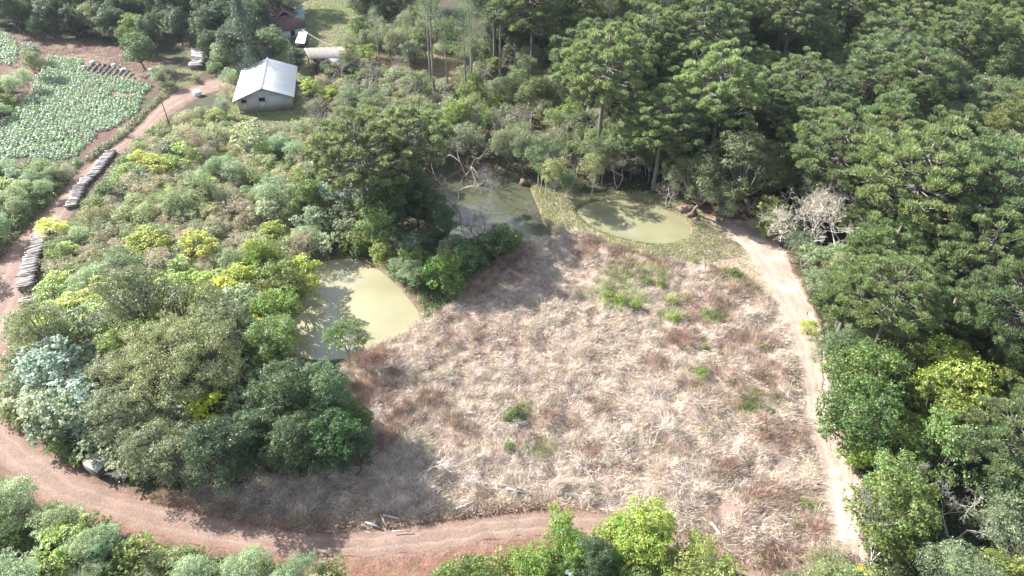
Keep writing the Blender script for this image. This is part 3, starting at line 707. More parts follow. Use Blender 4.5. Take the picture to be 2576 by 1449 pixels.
# old farmhouse with clay tile roofs at the top
def gabled(root, F, w, l, z0, ze, zr, ov, wallmat, roofmat, tiles=True, roof_th=.12):
    """w across the ridge (a axis), l along it (b axis)"""
    h = w/2; mb = MB()
    for b0 in (0, l-.2):
        v = [F(-h, b0, z0), F(h, b0, z0), F(h, b0, ze), F(0, b0, zr), F(-h, b0, ze)]; v += [q+(F(0, .2)-F(0, 0)) for q in v]
        mb.add(v, [[i, i+5, (i+1) % 5+5, (i+1) % 5] for i in range(5)], [[0, 1, 2], [0, 2, 3], [0, 3, 4], [5, 7, 6], [5, 8, 7], [5, 9, 8]])
    for a0, a1 in ((-h, -h+.2), (h-.2, h)):
        mb.add([F(a, b, z) for z in (z0, ze) for b in (.2, l-.2) for a in (a0, a1)], [[0, 2, 3, 1], [4, 5, 7, 6], [0, 1, 5, 4], [2, 6, 7, 3], [0, 4, 6, 2], [1, 3, 7, 5]])
    add_part('wall', mb, wallmat, root)
    k = (zr-ze)/h
    for sx in (-1, 1):
        m2 = MB(); m2.slab([F(0, -ov, zr+.14), F(sx*(h+ov), -ov, zr+.14-k*(h+ov)), F(sx*(h+ov), l+ov, zr+.14-k*(h+ov)), F(0, l+ov, zr+.14)], roof_th)
        me = m2.mesh('roof'); uv_quads(me, 1, F(0, 1)-F(0, 0)); add_part('roof', me, roofmat, root)
    c = MB(); c.tube([F(0, -ov, zr+.18), F(0, l+ov, zr+.18)], .13, 6); add_part('ridge_tiles', c, roofmat if not tiles else M_RIDGE, root)
M_RIDGE = surf_mat('mossy ridge tiles', col=(.2, .15, .12), n1=(2, .6, 1.4))
a_ = G(651.5, 53, 3.5); b_ = G(748, 35.3, 3.5); u_ = (b_-a_)[:2]/np.linalg.norm((b_-a_)[:2])
house = thing('farmhouse_wing', 'low white farmhouse wing with a dark red tiled roof behind the barn', 'house', (float((a_[0]+b_[0])/2), float((a_[1]+b_[1])/2), 0))
# local frame: b axis runs along the ridge to the right; a axis towards the viewer
Fh = (lambda fr: (lambda a, b, z=0.0: fr(b, -a, z)))(frame((a_[0]-u_[0]*-.3, a_[1], 0), u_))
gabled(house, Fh, 10.3, float(np.linalg.norm(b_-a_))-.6, -.2, 1.92, 3.36, .45, M_WHITE, M_TILE)
wm = MB(); lh = float(np.linalg.norm(b_-a_))-.6; wm.add([Fh(5.165, bb, z) for z in (.3, 1.6) for bb in (lh-3.9, lh-2.8)], [[0, 1, 3, 2]])
add_part('window', wm, M_DARK, house)
h2 = thing('farmhouse', 'taller farmhouse with steep rusty tiled roof and open dark gable', 'house', (-57, 177., 0))
g0 = G(712, 24, 5.0); g1 = G(696, 0, 5.0); uu = (g1-g0)[:2]; uu /= np.linalg.norm(uu)
F2 = frame((g0[0], g0[1], 0), (uu[1], -uu[0]))
gabled(h2, F2, 7.0, 12.5, -.2, 2.25, 4.86, .4, M_WHITE, M_TILE)
dm = MB(); dm.add([F2(-2.2, -.03, 3.1), F2(2.2, -.03, 3.1), F2(0, -.03, 4.75)], [], [[0, 1, 2]]); add_part('gable_opening', dm, M_DARK, h2)
fb = MB()
for sx in (-1, 1): fb.tube([F2(0, -.45, 4.95), F2(sx*3.4, -.45, 2.42)], .07, 5)
add_part('barge_board', fb, surf_mat('pale barge board', col=(.4, .38, .35)), h2)
# turquoise annex
an = thing('annex', 'small pale turquoise lean-to beside the tiled farmhouse', 'shed', tuple(G(752, 55, 0)))
Fa = frame(G(746, 60, 0), (.908, .418))
m_ = MB(); m_.add([Fa(a, b, z) for z in (-.2, 2.7) for b in (0.2, 7.5) for a in (0.2, 2.3)], [[0, 2, 3, 1], [4, 5, 7, 6], [0, 1, 5, 4], [2, 6, 7, 3], [0, 4, 6, 2], [1, 3, 7, 5]]); add_part('wall', m_, M_TURQ, an)
m_ = MB(); m_.slab([Fa(0, 0, 2.95), Fa(2.7, 0, 2.75), Fa(2.7, 7.8, 2.75), Fa(0, 7.8, 2.95)], .08); add_part('roof', m_, surf_mat('pale blue sheet', col=(.42, .47, .52)), an)
def post_roof(name, label, corners_px, z, sheets, mat, pm, th=.05):
    """a flat or sloping sheet roof on four posts; the corners are where they are seen"""
    C4 = [G(a, b, zz) for (a, b), zz in zip(corners_px, z)]; c = sum(C4)/4
    root = thing(name, label, 'shed', (float(c[0]), float(c[1]), 0))
    for i in range(sheets):
        t0, t1 = i/sheets+.012, (i+1)/sheets-.012
        if sheets == 1: t0, t1 = 0, 1
        L_ = lambda t: C4[0]*(1-t)+C4[3]*t
        R_ = lambda t: C4[1]*(1-t)+C4[2]*t
        m_ = MB(); n = 24; V = []
        for j in range(n+1):
            s = j/n; dz = .03*math.sin(s*2*math.pi*8)
            V += [L_(t0)*(1-s)+R_(t0)*s+np.array([0, 0, dz-.02*i]), L_(t1)*(1-s)+R_(t1)*s+np.array([0, 0, dz-.02*i])]
        Vb = [v-np.array([0, 0, th]) for v in V]; k = len(V)
        m_.add(V+Vb, [[2*j, 2*j+2, 2*j+3, 2*j+1] for j in range(n)]+[[k+2*j+1, k+2*j+3, k+2*j+2, k+2*j] for j in range(n)]+[[2*j, k+2*j, k+2*j+2, 2*j+2] for j in range(n)]+[[2*j+3, k+2*j+3, k+2*j+1, 2*j+1] for j in range(n)]+[[0, 1, k+1, k], [2*n, k+2*n, k+2*n+1, 2*n+1]])
        add_part('roof_sheet', m_, mat, root)
    for q in C4:
        d = c-q; b = q+d*.1; m_ = MB(); m_.tube([(b[0], b[1], -.2), (b[0], b[1], b[2]-th)], .09, 6); add_part('post', m_, pm, root)
    return root, C4
M_WOOD = surf_mat('weathered wood', col=(.12, .095, .08), n1=(3, .7, 1.3))
r_, C4 = post_roof('sheet_shelter', 'small white corrugated sheet roof over a heap beside the farmhouse wall', [(752,80),(774,80),(766,110),(742,108)], (2.0, 2.0, 1.9, 1.9), 2, M_SHEET, M_WOOD)
wb = MB(); cc = sum(C4)/4; wb.box((cc[0], cc[1], .7), (1.6, 3.2, 1.4), -.2); add_part('wood_heap', wb, M_WOOD, r_)
r_, C4 = post_roof('open_shed', 'wide grey sheet roofed shed half hidden by bare branches behind the barn', [(764,121),(880,116),(892,146),(778,147)], (3.4, 3.4, 2.7, 2.7), 1, M_GREY, M_WOOD)
fw = MB(); p0, p1 = C4[3], C4[2]; dd = unit(p1-p0)
for (s0, s1) in ((.05, .3),): fw.slab([p0+dd*.6+np.array([0, .5, -.15]), p0+dd*3.2+np.array([0, .5, -.15]), np.append((p0+dd*3.2)[:2]+[0, .5], -.1), np.append((p0+dd*.6)[:2]+[0, .5], -.1)], .1)
add_part('boarding', fw, M_WOOD, r_)
fw = MB(); fw.slab([p0+dd*3.3+np.array([0, .45, -.15]), p1+np.array([-.3, .45, -.15]), np.append(p1[:2]+[-.3, .45], -.1), np.append((p0+dd*3.3)[:2]+[0, .45], -.1)], .1)
add_part('wall', fw, M_WHITE, r_)

# utility pole with crossarm, wires, water tank, bags
pb = G(427, 315, 0); pole = thing('utility_pole', 'thin wooden utility pole on the field edge of the road near the barn', 'pole', tuple(pb))
m_ = MB(); m_.tube([(0, 0, -.3), (-.15, .1, 5.6)], [.10, .07], 8); obj('pole_shaft', m_.mesh('pole_shaft'), M_WOOD, pole)
m_ = MB(); m_.box((-.14, .08, 5.2), (1.1, .08, .1), .7); obj('crossarm', m_.mesh('crossarm'), M_WOOD, pole)
for dx in (-.4, .4):
    m_ = MB(); m_.tube([(-.14+dx*.76, .08+dx*.64, 5.25), (-.14+dx*.76, .08+dx*.64, 5.42)], [.05, .03], 6); obj('insulator', m_.mesh('insulator'), M_WHITE, pole)
w0 = G(759, 74, 2.6); 
for k, tgt in enumerate(((846, 120), (838, 114))):
    w1 = G(*tgt, 3.4); m_ = MB(); s = np.linspace(0, 1, 12)[:, None]; pts = w0*(1-s)+w1*s-np.array([0, 0, .9])*(4*s*(1-s))*.4; pts[:, 0] += k*.12
    m_.tube(pts, .035, 4); tag(obj('cable', m_.mesh('cable'), M_WIRE), ('lower' if k == 0 else 'upper')+' of two pale cables sagging from the farmhouse corner to the shed', 'cable', 'cables between farmhouse and shed')
tk = G(498, 240, 0); tank = thing('water_tank', 'low round white water tank with a lid at the roadside bend', 'water tank', tuple(tk))
m_ = MB(); m_.tube([(0, 0, -.1), (0, 0, .75)], [.72, .8], 18); obj('tank_body', m_.mesh('tank_body'), M_WHITE, tank)
m_ = MB(); m_.tube([(0, 0, .75), (0, 0, .86), (0, 0, .95)], [.86, .8, .3], 18); obj('lid', m_.mesh('lid'), M_SHEET, tank)
for k, (px, py, lab) in enumerate(((210,168,'crumpled white sack at the left end of the cabbage rows'), (233,156,'white sack at the upper edge of the cabbage rows'), (285,163,'white sack on bare soil above the middle of the cabbage rows'), (311,175,'flattened white sack right of the cabbage rows'), (378,176,'white sack beside the bush at the bare plot corner'))):
    c = G(px, py, .1); r = np.random.default_rng(900+k); m_ = MB(); n = 14; a = np.arange(n)*2*math.pi/n
    R_ = .55*(1+.3*r.normal(size=n)); R2 = R_*.6
    V = np.vstack([np.stack([R_*np.cos(a)*1.2, R_*np.sin(a)*.75, np.full(n, -.15)], 1), np.stack([R_*np.cos(a)*1.1, R_*np.sin(a)*.7, .08+.08*r.random(n)], 1), np.stack([R2*np.cos(a), R2*np.sin(a)*.7, .22+.12*r.random(n)], 1), [[0, 0, .2]]])
    Q = [[l*n+i, l*n+(i+1) % n, (l+1)*n+(i+1) % n, (l+1)*n+i] for l in (0, 1) for i in range(n)]; m_.add(V, Q, [[2*n+i, 2*n+(i+1) % n, 3*n] for i in range(n)])
    tag(obj('sack', m_.mesh('sack', True), M_BAG, None, None, (c[0], c[1], .1)), lab, 'sack', 'white sacks on the vegetable plot')

# rocks beside the oval pond
def rock(px, py, s, label, sq=.7):
    c = G(px, py, .2*s); r = np.random.default_rng(int(px+py)); nu, nv = 10, 7; V = [];
    for i in range(nv):
        ph = math.pi*(i+.5)/nv
        for j in range(nu):
            th = 2*math.pi*j/nu; k = s*(1+.22*r.normal()); V.append((k*math.sin(ph)*math.cos(th), k*.8*math.sin(ph)*math.sin(th), k*sq*math.cos(ph)))
    V += [(0, 0, s*sq), (0, 0, -s*sq)]; n = nu
    Q = [[i*n+j, (i+1)*n+j, (i+1)*n+(j+1) % n, i*n+(j+1) % n] for i in range(nv-1) for j in range(n)]
    m_ = MB(); m_.add(V, Q, [[j, (j+1) % n, nu*nv] for j in range(n)]+[[(nv-1)*n+(j+1) % n, (nv-1)*n+j, nu*nv+1] for j in range(n)])
    return tag(obj('rock', m_.mesh('rock'), M_ROCK, None, None, (c[0], c[1], .2*s)), label, 'rock', 'rocks beside the oval pond')
rock(1724, 528, 1.0, 'largest reddish rock at the right end of the oval pond'); rock(1741, 540, .7, 'mid sized rock touching the reddish rock by the oval pond')
rock(1752, 552, .45, 'small rock closest to the dirt clearing by the oval pond'); rock(1733, 545, .4, 'smallest rock at the water side of the rock pile')
rock(1318, 458, .7, 'reddish earth lump at the back corner of the shaded pond')

# ------------------------------------------------------------------ firewood: stacks along the road
def log_mesh(seed, L, R):
    r = np.random.default_rng(seed); n = 5; x = np.linspace(-L/2, L/2, n)
    m_ = MB(); m_.tube(np.stack([x, r.normal(size=n)*.02, r.normal(size=n)*.02], 1), R*(1+.12*r.normal(size=n)), 7); return m_.mesh('log')
LOGM = [log_mesh(i, L, R) for i, (L, R) in enumerate(((2.3, .085), (2.5, .07), (2.1, .10), (2.4, .12)))]
LOGC = [(.52, .48, .45), (.60, .56, .53), (.42, .37, .34), (.26, .215, .19), (.64, .60, .57)]
ENDC = (.16, .12, .10)
LOGS = []
def log_row(pts, step, rows, where, gname, skew=0.0, size=1.0, length=1.0):
    """logs lying side by side across a line of places; the top layer are objects, those beneath one heap"""
    W_ = catmull(GP(pts, 0.0), 300); seg = np.r_[0, np.cumsum(np.linalg.norm(np.diff(W_, axis=0), axis=1))]
    n = int(seg[-1]/step); under = MB(); top = []
    for i in range(n):
        s = (i+.5)*step; x = np.interp(s, seg, W_[:, 0]); y = np.interp(s, seg, W_[:, 1])
        k = min(int(np.searchsorted(seg, s)), 298); t = unit(W_[k+1]-W_[max(k-1, 0)]); ang = skew
        hh = rows*.19*size*(.75+.35*vnoise(np.array([s]), np.array([0.]), 4, 3)[0])
        for q in range(rows):
            z = .09+q*hh/rows; a2 = ang+random.gauss(0, .05); L = 2.2*size*length*random.uniform(.94, 1.06); rr = .12*size
            d = np.array([math.cos(a2), math.sin(a2), 0])*L/2; o = np.array([x, y, z])+np.array([-math.sin(ang), math.cos(ang), 0])*random.gauss(0, .1)+np.array([t[0], t[1], 0])*random.uniform(-.05, .05)
            under.tube([o-d, o+d], [rr, rr*.9], 6)
        o = bpy.data.objects.new('log', LOGM[random.choice((0, 1, 0, 2))]); COL.objects.link(o)
        if not o.data.materials: o.data.materials.append(M_BARK)
        sh = random.gauss(0, .14)
        o.location = (x+math.cos(ang)*sh, y+math.sin(ang)*sh, hh+.12+random.uniform(-.03, .05)); o.rotation_euler = (random.uniform(0, 6), random.gauss(0, .03), ang+random.gauss(0, .07)+(math.pi if random.random() < .5 else 0)); o.scale = (length*size, size*random.uniform(1.1, 1.8), size*random.uniform(1.1, 1.7))
        o.color = (*random.choice(LOGC), 1)
        LOGS.append(o); top.append((o, i, n))
    hp = obj('log_heap', under.mesh('log_heap'), M_BARK, None, (.17, .135, .115))  # heap coloured far darker than the top logs, painting shade into the gaps
    tag(hp, 'lower logs of the '+where, 'log stack', None, 'stuff')
    for o, i, n in top:
        k = min(i, n-1-i); tag(o, f'{ordw(k)}log from the {"far" if k == i else "near"} end, on top of the {where}', 'log', gname)
for m_ in LOGM: m_.materials.append(M_BARK)
log_row([(283,385),(262,412),(240,440),(215,462),(200,485),(188,510),(180,528)], .38, 4, 'upper roadside log stack', 'logs on the upper roadside stack', .2, .76, 1.0)
log_row([(113,588),(104,615),(90,645),(80,675),(74,705),(70,735)], .31, 6, 'lower roadside log stack', 'logs on the lower roadside stack', .42, .82, 1.0)
log_row([(498,131),(501,145),(500,160),(492,176)], .55, 4, 'short curved stack', 'logs on the short far stack', -.05, 1.25)
log_row([(72,750),(76,768)], .5, 1, 'loose logs lower down', 'loose logs below the stack', .6)
log_row([(290,1196),(305,1200),(320,1205)], .22, 2, 'short billet heap', 'short billets by the road', .15, 1.0, .6)
# slab pile at the lower left bend
sp = thing('slab_pile', 'square pile of pale sawn slabs beside the lower left road bend', 'wood pile', tuple(G(255, 1178, 0))); r = np.random.default_rng(5)
for lv in range(7):
    for k in range(6):
        m_ = MB(); m_.box((0, (k-2.5)*.30+r.normal()*.02, .1+lv*.15), (2.0+r.normal()*.12, .26, .12), r.normal()*.03); o = obj('slab', m_.mesh('slab'), M_BARK, sp, (.6, .56, .53) if lv == 6 else (.16, .13, .11));  # top slabs whitened as if sunlit, lower ones coloured dark as if shaded
sp.rotation_euler = (0, 0, -.5)
def loose_log(px, py, ang, L, R, colr, label, z=.15):
    c = G(px, py, z); g = float(gz(c[0], c[1])); m_ = MB(); m_.tube([(-L/2, 0, 0), (-L*.1, .03, .02), (L/2, 0, 0)], [R, R*.95, R*.85], 8)
    o = obj('log', m_.mesh('log'), M_BARK, None, colr, (c[0], c[1], max(g, 0)+z+.1)); o.rotation_euler = (0, .05, ang); tag(o, label, 'log', 'loose logs lying on the dry field'); return o
for a in ((1283,1232,-.3,2.4,.16,(.2,.15,.13),'dark log of the pair near the lower edge of the dry field'), (1302,1240,-.25,2.2,.13,(.36,.32,.31),'grey log of the pair near the lower edge of the dry field'), (1180,1270,.45,2.6,.10,(.34,.31,.32),'lone slanting grey log above the road bank'), (985,1304,-.2,1.6,.12,(.38,.35,.36),'short grey log in the shaded straw near the road'), (937,1322,-.35,1.5,.12,(.36,.33,.34),'grey log farthest left in the shaded straw'), (965,1312,-1.0,1.4,.09,(.36,.33,.33),'short crosswise stick between two grey logs'), (1010,1338,.05,1.7,.06,(.36,.33,.33),'thin stick lying at the edge of the road verge'), (1802,1335,-1.1,1.6,.14,(.62,.58,.56),'whitish log end lying low in the field corner')): loose_log(*a)

# ------------------------------------------------------------------ trees and shrubs set one by one: kind, where the crown is seen, size
KIND['sapling'] = dict(v=[broadleaf(900, H=6.2, R=2.3, base=.38, lobes=13, leaf=.2, dens=.7, lobe_r=.3, trunk=.07, open_=.1)], cols=[(.13,.19,.06)], bark=(.28,.25,.2), name='sapling', cat='young tree', words='young tree')
KIND['thicket'] = dict(v=variants(broadleaf, 2, 910, H=11., R=3.6, base=.02, lobes=60, leaf=.19, dens=.9, lobe_r=.25), cols=[(.07,.105,.05)], bark=(.1,.08,.07), name='broadleaf_tree', cat='tree', words='leafy tree clothed to the ground')
KIND['big'] = dict(v=[broadleaf(930, H=11.5, R=7.4, base=.3, lobes=80, leaf=.15, dens=.55, lobe_r=.155, flat=.5, trunk=.38, stems=3, open_=.06)], cols=[(.165,.18,.085)], bark=(.11,.1,.08), name='broad_crowned_tree', cat='tree', words='great spreading tree')
KIND['fan'] = dict(v=[bare(971, H=7.6, R=5, trunk=.13, depth=6, stems=6, spread=.95, thick=.011, up=.55)], cols=[(.60,.56,.53)], bark=(.6,.57,.54), name='bare_tree', cat='leafless tree', words='wide leafless tree')
KIND['snag'] = dict(v=[bare(950, H=6., R=1.2, depth=4, stems=1, trunk=.12, up=1.4)], cols=[(.13,.11,.08)], bark=(.13,.115,.08), name='dead_snag', cat='dead tree', words='mossy dead trunk')
HAND = [
 ('bare', 1375, 320, 1.1, (0.370,0.333,0.296), 'pale leafless tree behind the strip between the two far ponds'), ('bare', 1440, 372, 1.15, (0.407,0.370,0.326), 'tall pale leafless tree at the left end of the oval pond'), ('bare', 1330, 270, 1.0, (0.355,0.311,0.274), 'leafless tree behind the shaded pond, upper centre'), ('bare', 1490, 300, 1.1, (0.370,0.340,0.296), 'pale leafless tree above the left part of the oval pond'), ('bare', 1560, 395, .9, (0.311,0.266,0.237), 'greyish leafless tree close behind the oval pond'), ('bare', 1250, 290, .9, (0.311,0.274,0.244), 'leafless tree above the shaded pond, left of the pale group'), ('bare', 1000, 215, 1.0, (0.333,0.296,0.266), 'twiggy leafless tree right of the barn'), ('bare', 955, 150, .8, (0.333,0.296,0.266), 'twiggy leafless tree at the left of the small clearing'),
 ('thicket', 985, 520, .8, (.08,.12,.05), None), ('thicket', 1080, 515, .78, None, None), ('dark', 1115, 560, .55, None, None), ('dark', 940, 470, .8, None, None), ('bright', 1340, 1410, .55, (.14,.2,.05), None), ('bush', 1250, 1430, 1.1, (.2,.23,.08), None), ('sapling', 1600, 1400, .8, (.2,.25,.07), None), ('sapling', 1660, 1400, .7, (.2,.25,.07), None), ('bright', 1560, 1432, .5, None, None), ('sapling', 1540, 1340, .8, (.24,.28,.08), None), ('sapling', 1720, 1410, .7, (.22,.26,.08), None), ('feather', 1640, 1440, .6, None, None),
 ('bright', 700, 700, .9, None, 'green tree overhanging the left side of the milky pond'), ('bright', 690, 770, .9, (.13,.19,.05), 'second green tree overhanging the left side of the milky pond'), ('round', 680, 850, .8, (.10,.15,.05), 'green tree over the lower left corner of the milky pond'), ('bright', 655, 640, .7, (.2,.25,.06), None),
 ('sapling', 866, 838, 1.05, None, 'young airy tree standing alone on the near bank of the milky pond'),
 ('thin', 908, 862, .42, (.14,.18,.06), 'thin nearly bare sapling right of the young airy tree'),
 ('big', 440, 880, .92, None, 'great spreading tree with forked dark limbs in the lower left grove'),
 ('araucaria', 890, 335, 1.12, (.155,.18,.085), 'tall araucaria pine left of the shaded pond with visible straight trunk'),
 ('araucaria', 1015, 318, 1.0, (.15,.175,.08), 'araucaria pine crown just right of the tall trunked one by the ponds'),
 ('dark', 965, 480, 1.0, (.07,.105,.04), 'dark tree in front of the twin araucarias on the left'),
 ('thicket', 1045, 490, .8, None, 'dense leafy tree between the tall araucaria and the shaded pond'),
 ('dark', 1010, 420, .8, (.06,.095,.04), 'dark tree crown under the right araucaria by the shaded pond'),
 ('bare', 1135, 400, 1.25, (0.192,0.126,0.104), 'reddish leafless tree leaning over the left side of the shaded pond'),
 ('bare', 1165, 350, 1.1, (0.333,0.296,0.274), 'pale leafless tree behind the reddish one at the shaded pond'),
 ('bare', 1110, 470, .8, (0.222,0.185,0.163), 'small leafless tree on the left rim of the shaded pond'),
 ('bare', 1090, 350, .9, (0.266,0.229,0.215), 'leafless tree tucked behind the araucaria at the pond'),
 ('snag', 1198, 545, 1.0, None, 'forked mossy dead trunk standing in the front edge of the shaded pond'),
 ('fan', 2095, 515, 1.25, (.64,.60,.57), 'large white leafless tree at the edge of the right pine forest'),
 ('bare', 2390, 1235, .8, (0.385,0.355,0.333), 'pale leafless tree in the lower right canopy, left of its twin'),
 ('bare', 2450, 1270, .9, (0.385,0.355,0.333), 'pale leafless tree in the lower right canopy, right of its twin'),
 ('bare', 2250, 1390, .9, (0.296,0.274,0.244), 'grey leafless tree nearest the bottom edge on the right'),
 ('bare', 2210, 1000, .6, (0.333,0.311,0.281), 'small twisted leafless tree among bright trees right of the path'),
 ('bare', 2200, 220, .9, (0.333,0.266,0.229), 'pinkish leafless tree in the upper right canopy'),
 ('bare', 3330/1.553, 60, .9, (0.311,0.281,0.259), 'leafless tree among tall trunks at the top right'),
 ('grey', 1850, 400, 1.45, (.15,.165,.08), 'broad pale green tree with visible limbs behind the clearing'),
 ('grey', 1760, 430, 1.15, (.13,.15,.075), 'pale green tree at the left of the broad one behind the oval pond'),
 ('round', 1950, 420, 1.0, (.12,.14,.06), 'rounded tree right of the broad pale tree behind the clearing'),
 ('grey', 1820, 490, .8, (.15,.17,.09), 'low pale tree overhanging the clearing beside the rocks'),
 ('bright', 1945, 530, .75, (.15,.18,.06), 'bright leaved small tree left of the white leafless tree'),
 ('bright', 1940, 560, .5, (.17,.21,.05), 'bright little tree at the mouth of the dirt path'),
 ('column', 616, 92, 1.45, (.06,.085,.06), 'tall dark columnar conifer left of the tiled farmhouse'),
 ('round', 683, 95, .85, (.14,.17,.085), 'round pale green tree in front of the farmhouse roof'),
 ('dark', 745, 140, .5, None, 'small dark round tree behind the barn'), ('bare', 850, 140, .8, (0.311,0.281,0.244), 'leafless tree spreading over the right end of the grey shed'), ('bare', 885, 165, .8, None, 'leafless tree below the right end of the grey shed'), ('bare', 930, 185, .9, None, 'leafless tree left of the small dry clearing'),
 ('yellow', 510, 985, 1.15, (0.344,0.370,0.050), 'vivid yellow shrub below the great spreading tree'),
 ('yellow', 122, 552, .9, (0.310,0.340,0.055), 'vivid yellow shrub leaning over the left road'),
 ('yellow', 360, 588, 1.1, (.25,.28,.04), 'lime yellow shrub in the middle of the left scrub'),
 ('yellow', 385, 398, .95, (0.310,0.330,0.060), 'golden yellow shrub beside the upper road scrub'),
 ('yellow', 590, 690, 1.2, (0.284,0.330,0.055), 'golden shrub standing above the left bank of the milky pond'),
 ('yellow', 535, 722, 1.2, (0.327,0.360,0.050), 'brightest golden shrub left of the milky pond'),
 ('yellow', 745, 655, 1.1, (0.292,0.330,0.055), 'golden shrub at the back left corner of the milky pond'),
 ('yellow', 745, 690, 1.0, (.24,.28,.045), 'lime shrub overhanging the back left of the milky pond'),
 ('yellow', 320, 685, .8, (.32,.33,.03), 'lime yellow shrub between the olive scrub and the grove'),
 ('yellow', 230, 715, 1.1, None, None), ('yellow', 180, 745, 1.1, None, None), ('yellow', 115, 820, 1.1, None, None), ('yellow', 270, 735, .9, None, None),
 ('silver', 130, 925, 1.5, (.34,.39,.32), None), ('silver', 180, 985, 1.5, (.36,.41,.35), None), ('silver', 95, 1010, 1.3, None, None), ('silver', 225, 1050, 1.1, None, None), ('silver', 200, 835, 1.2, None, None), ('silver', 160, 1050, 1.1, None, None), ('silver', 260, 870, 1.1, None, None),
 ('thicket', 700, 985, .9, (.075,.11,.05), 'darkest tall tree of the lower grove, right of the spreading tree'), ('thicket', 800, 985, .85, (.10,.145,.07), 'tall tree at the right edge of the lower grove'), ('thicket', 620, 1080, .75, None, None), ('thicket', 730, 1100, .72, None, None), ('dark', 840, 1090, .75, (.06,.12,.035), None), ('grey', 385, 1105, .85, None, None), ('grey', 455, 1120, .9, None, None), ('dark', 540, 1120, .85, None, None), ('bright', 880, 1055, .55, (.11,.17,.03), None), ('dark', 880, 1130, .5, None, None), ('grey', 285, 1020, .9, None, None),
 ('grey', 345, 745, 1.15, None, None), ('grey', 470, 760, 1.1, None, None), ('grey', 560, 800, 1.0, None, None),
 ('bright', 1110, 675, .72, (.10,.17,.035), 'bright bush nearest the dry field between the two ponds'), ('bright', 1040, 640, .6, (.12,.18,.04), None), ('bush', 1075, 655, 1.1, (.15,.19,.05), None),
 ('bright', 1180, 630, .6, (.075,.13,.04), None), ('bright', 1250, 600, .7, (.065,.115,.04), 'dark leafy bush on the near bank of the shaded pond'), ('bush', 1290, 595, 1.0, None, None),
 ('silver', 830, 470, 1.5, (.30,.36,.28), None), ('silver', 780, 545, 1.1, None, None), ('silver', 860, 440, 1.4, None, None), ('silver', 800, 420, 1.3, None, None),
 ('feather', 560, 265, .8, (.19,.21,.15), 'grey shrub at the left front corner of the barn'), ('brown', 562, 222, .9, None, 'brownish bush left of the barn roof'), ('yellow', 540, 280, .8, (.26,.3,.1), 'pale clump of tall cane grass left of the barn'),
 ('bright', 345, 115, 1.0, (.075,.11,.045), 'rounded tree standing alone at the back of the vegetable plot'), ('bright', 320, 95, .7, None, None), ('feather', 400, 185, .9, (.2,.23,.13), 'pale shrub at the right corner of the vegetable plot'),
 ('silver', 78, 125, 1.0, (.22,.27,.2), 'pale shrub between the two crop plots'), ('feather', 85, 160, 1.0, (.15,.18,.09), None),
 ('bright', 1620, 1335, .85, (.22,.27,.06), 'airy lime tree in front of the lower road, tallest of its clump'), ('sapling', 1585, 1320, 1.0, (.22,.27,.06), None), ('sapling', 1680, 1345, .85, (.22,.26,.07), None), ('sapling', 1400, 1305, .75, (.17,.23,.05), 'lime sapling reaching over the road at the bottom'), ('bright', 1425, 1375, .62, (.11,.18,.035), 'rounded bright tree at the bottom centre'),
 ('dark', 1500, 1400, .5, None, 'dark green tree at the bottom centre'), ('silver', 1450, 1430, .75, (.38,.43,.36), 'whitish shrub at the bottom centre edge'), ('silver', 1790, 1440, .6, (.42,.46,.4), 'whitish shrub at the bottom right of centre'), ('sapling', 1760, 1370, .7, (.2,.25,.07), None),
 ('feather', 2010, 610, 1.0, (.14,.17,.11), None), ('feather', 1990, 545, 1.1, (.16,.19,.11), None), ('feather', 2050, 640, 1.1, None, None), ('feather', 2110, 640, 1.1, None, None),
 ('yellow', 2175, 1440, .5, (0.430,0.360,0.050), 'orange yellow bush at the foot of the dirt path'),
 ('bright', 2420, 950, 1.3, (.18,.22,.05), 'large lime green tree among the right pines'), ('bright', 2380, 1020, 1.1, (.17,.21,.05), None), ('bright', 2470, 1010, 1.0, (.16,.2,.05), None),
 ('bright', 2180, 960, 1.1, (.10,.15,.045), None), ('bright', 2200, 900, 1.1, (.09,.14,.045), None), ('bright', 2165, 1035, 1.0, (.10,.155,.05), None), ('grey', 2135, 860, .9, (.14,.17,.09), None),
 ('yellow', 2040, 812, .5, (.25,.28,.05), 'small lime shrub bulging onto the dirt path'), ('bright', 2168, 1125, .55, (.17,.23,.045), 'lime shrub where the dirt path narrows'),
]
for k_, px, py, s, colr, lab in HAND: plant(k_, px, py, s, colr, lab)
# lone plants on the dry field
for px, py, s, lab in ((1530,738,.55,'leftmost of three lime bushes in a row on the dry field'), (1562,752,.6,'middle of three lime bushes in a row on the dry field'), (1598,768,.45,'rightmost of three lime bushes in a row on the dry field'), (1630,703,.45,'dark green bush below the oval pond on the dry field'), (1662,712,.45,'lime bush beside the dark green one below the oval pond'), (1748,655,.28,'tiny lime plant just below the oval pond bank'), (1852,683,.5,'green bush near the top of the path on the dry field'), (1690,800,.5,'lime bush in the upper middle of the dry field'), (1772,872,.32,'small lime plant in the brown upper brush'), (1880,1020,.35,'small green plant on the right of the dry field'), (1925,872,.3,'small lime plant near the path on the dry field'), (1940,1030,.3,'tiny green plant close to the path on the right'), (1690,755,.4,'pale green bush above the middle lime bushes'), (1290,1040,.6,'olive green bush in the lower middle of the dry field'), (1770,940,.4,'lime tuft in the middle right of the dry field'), (1800,800,.35,'faded green tuft in the brown brush'), (1280,1125,.35,'yellowish green tuft at the lower middle of the field'), (2035,1265,.25,'tiny green weed near the lower end of the path')):
    plant('bush', px, py, s, (.19,.25,.06) if 'lime' in lab else (.12,.17,.06), lab)

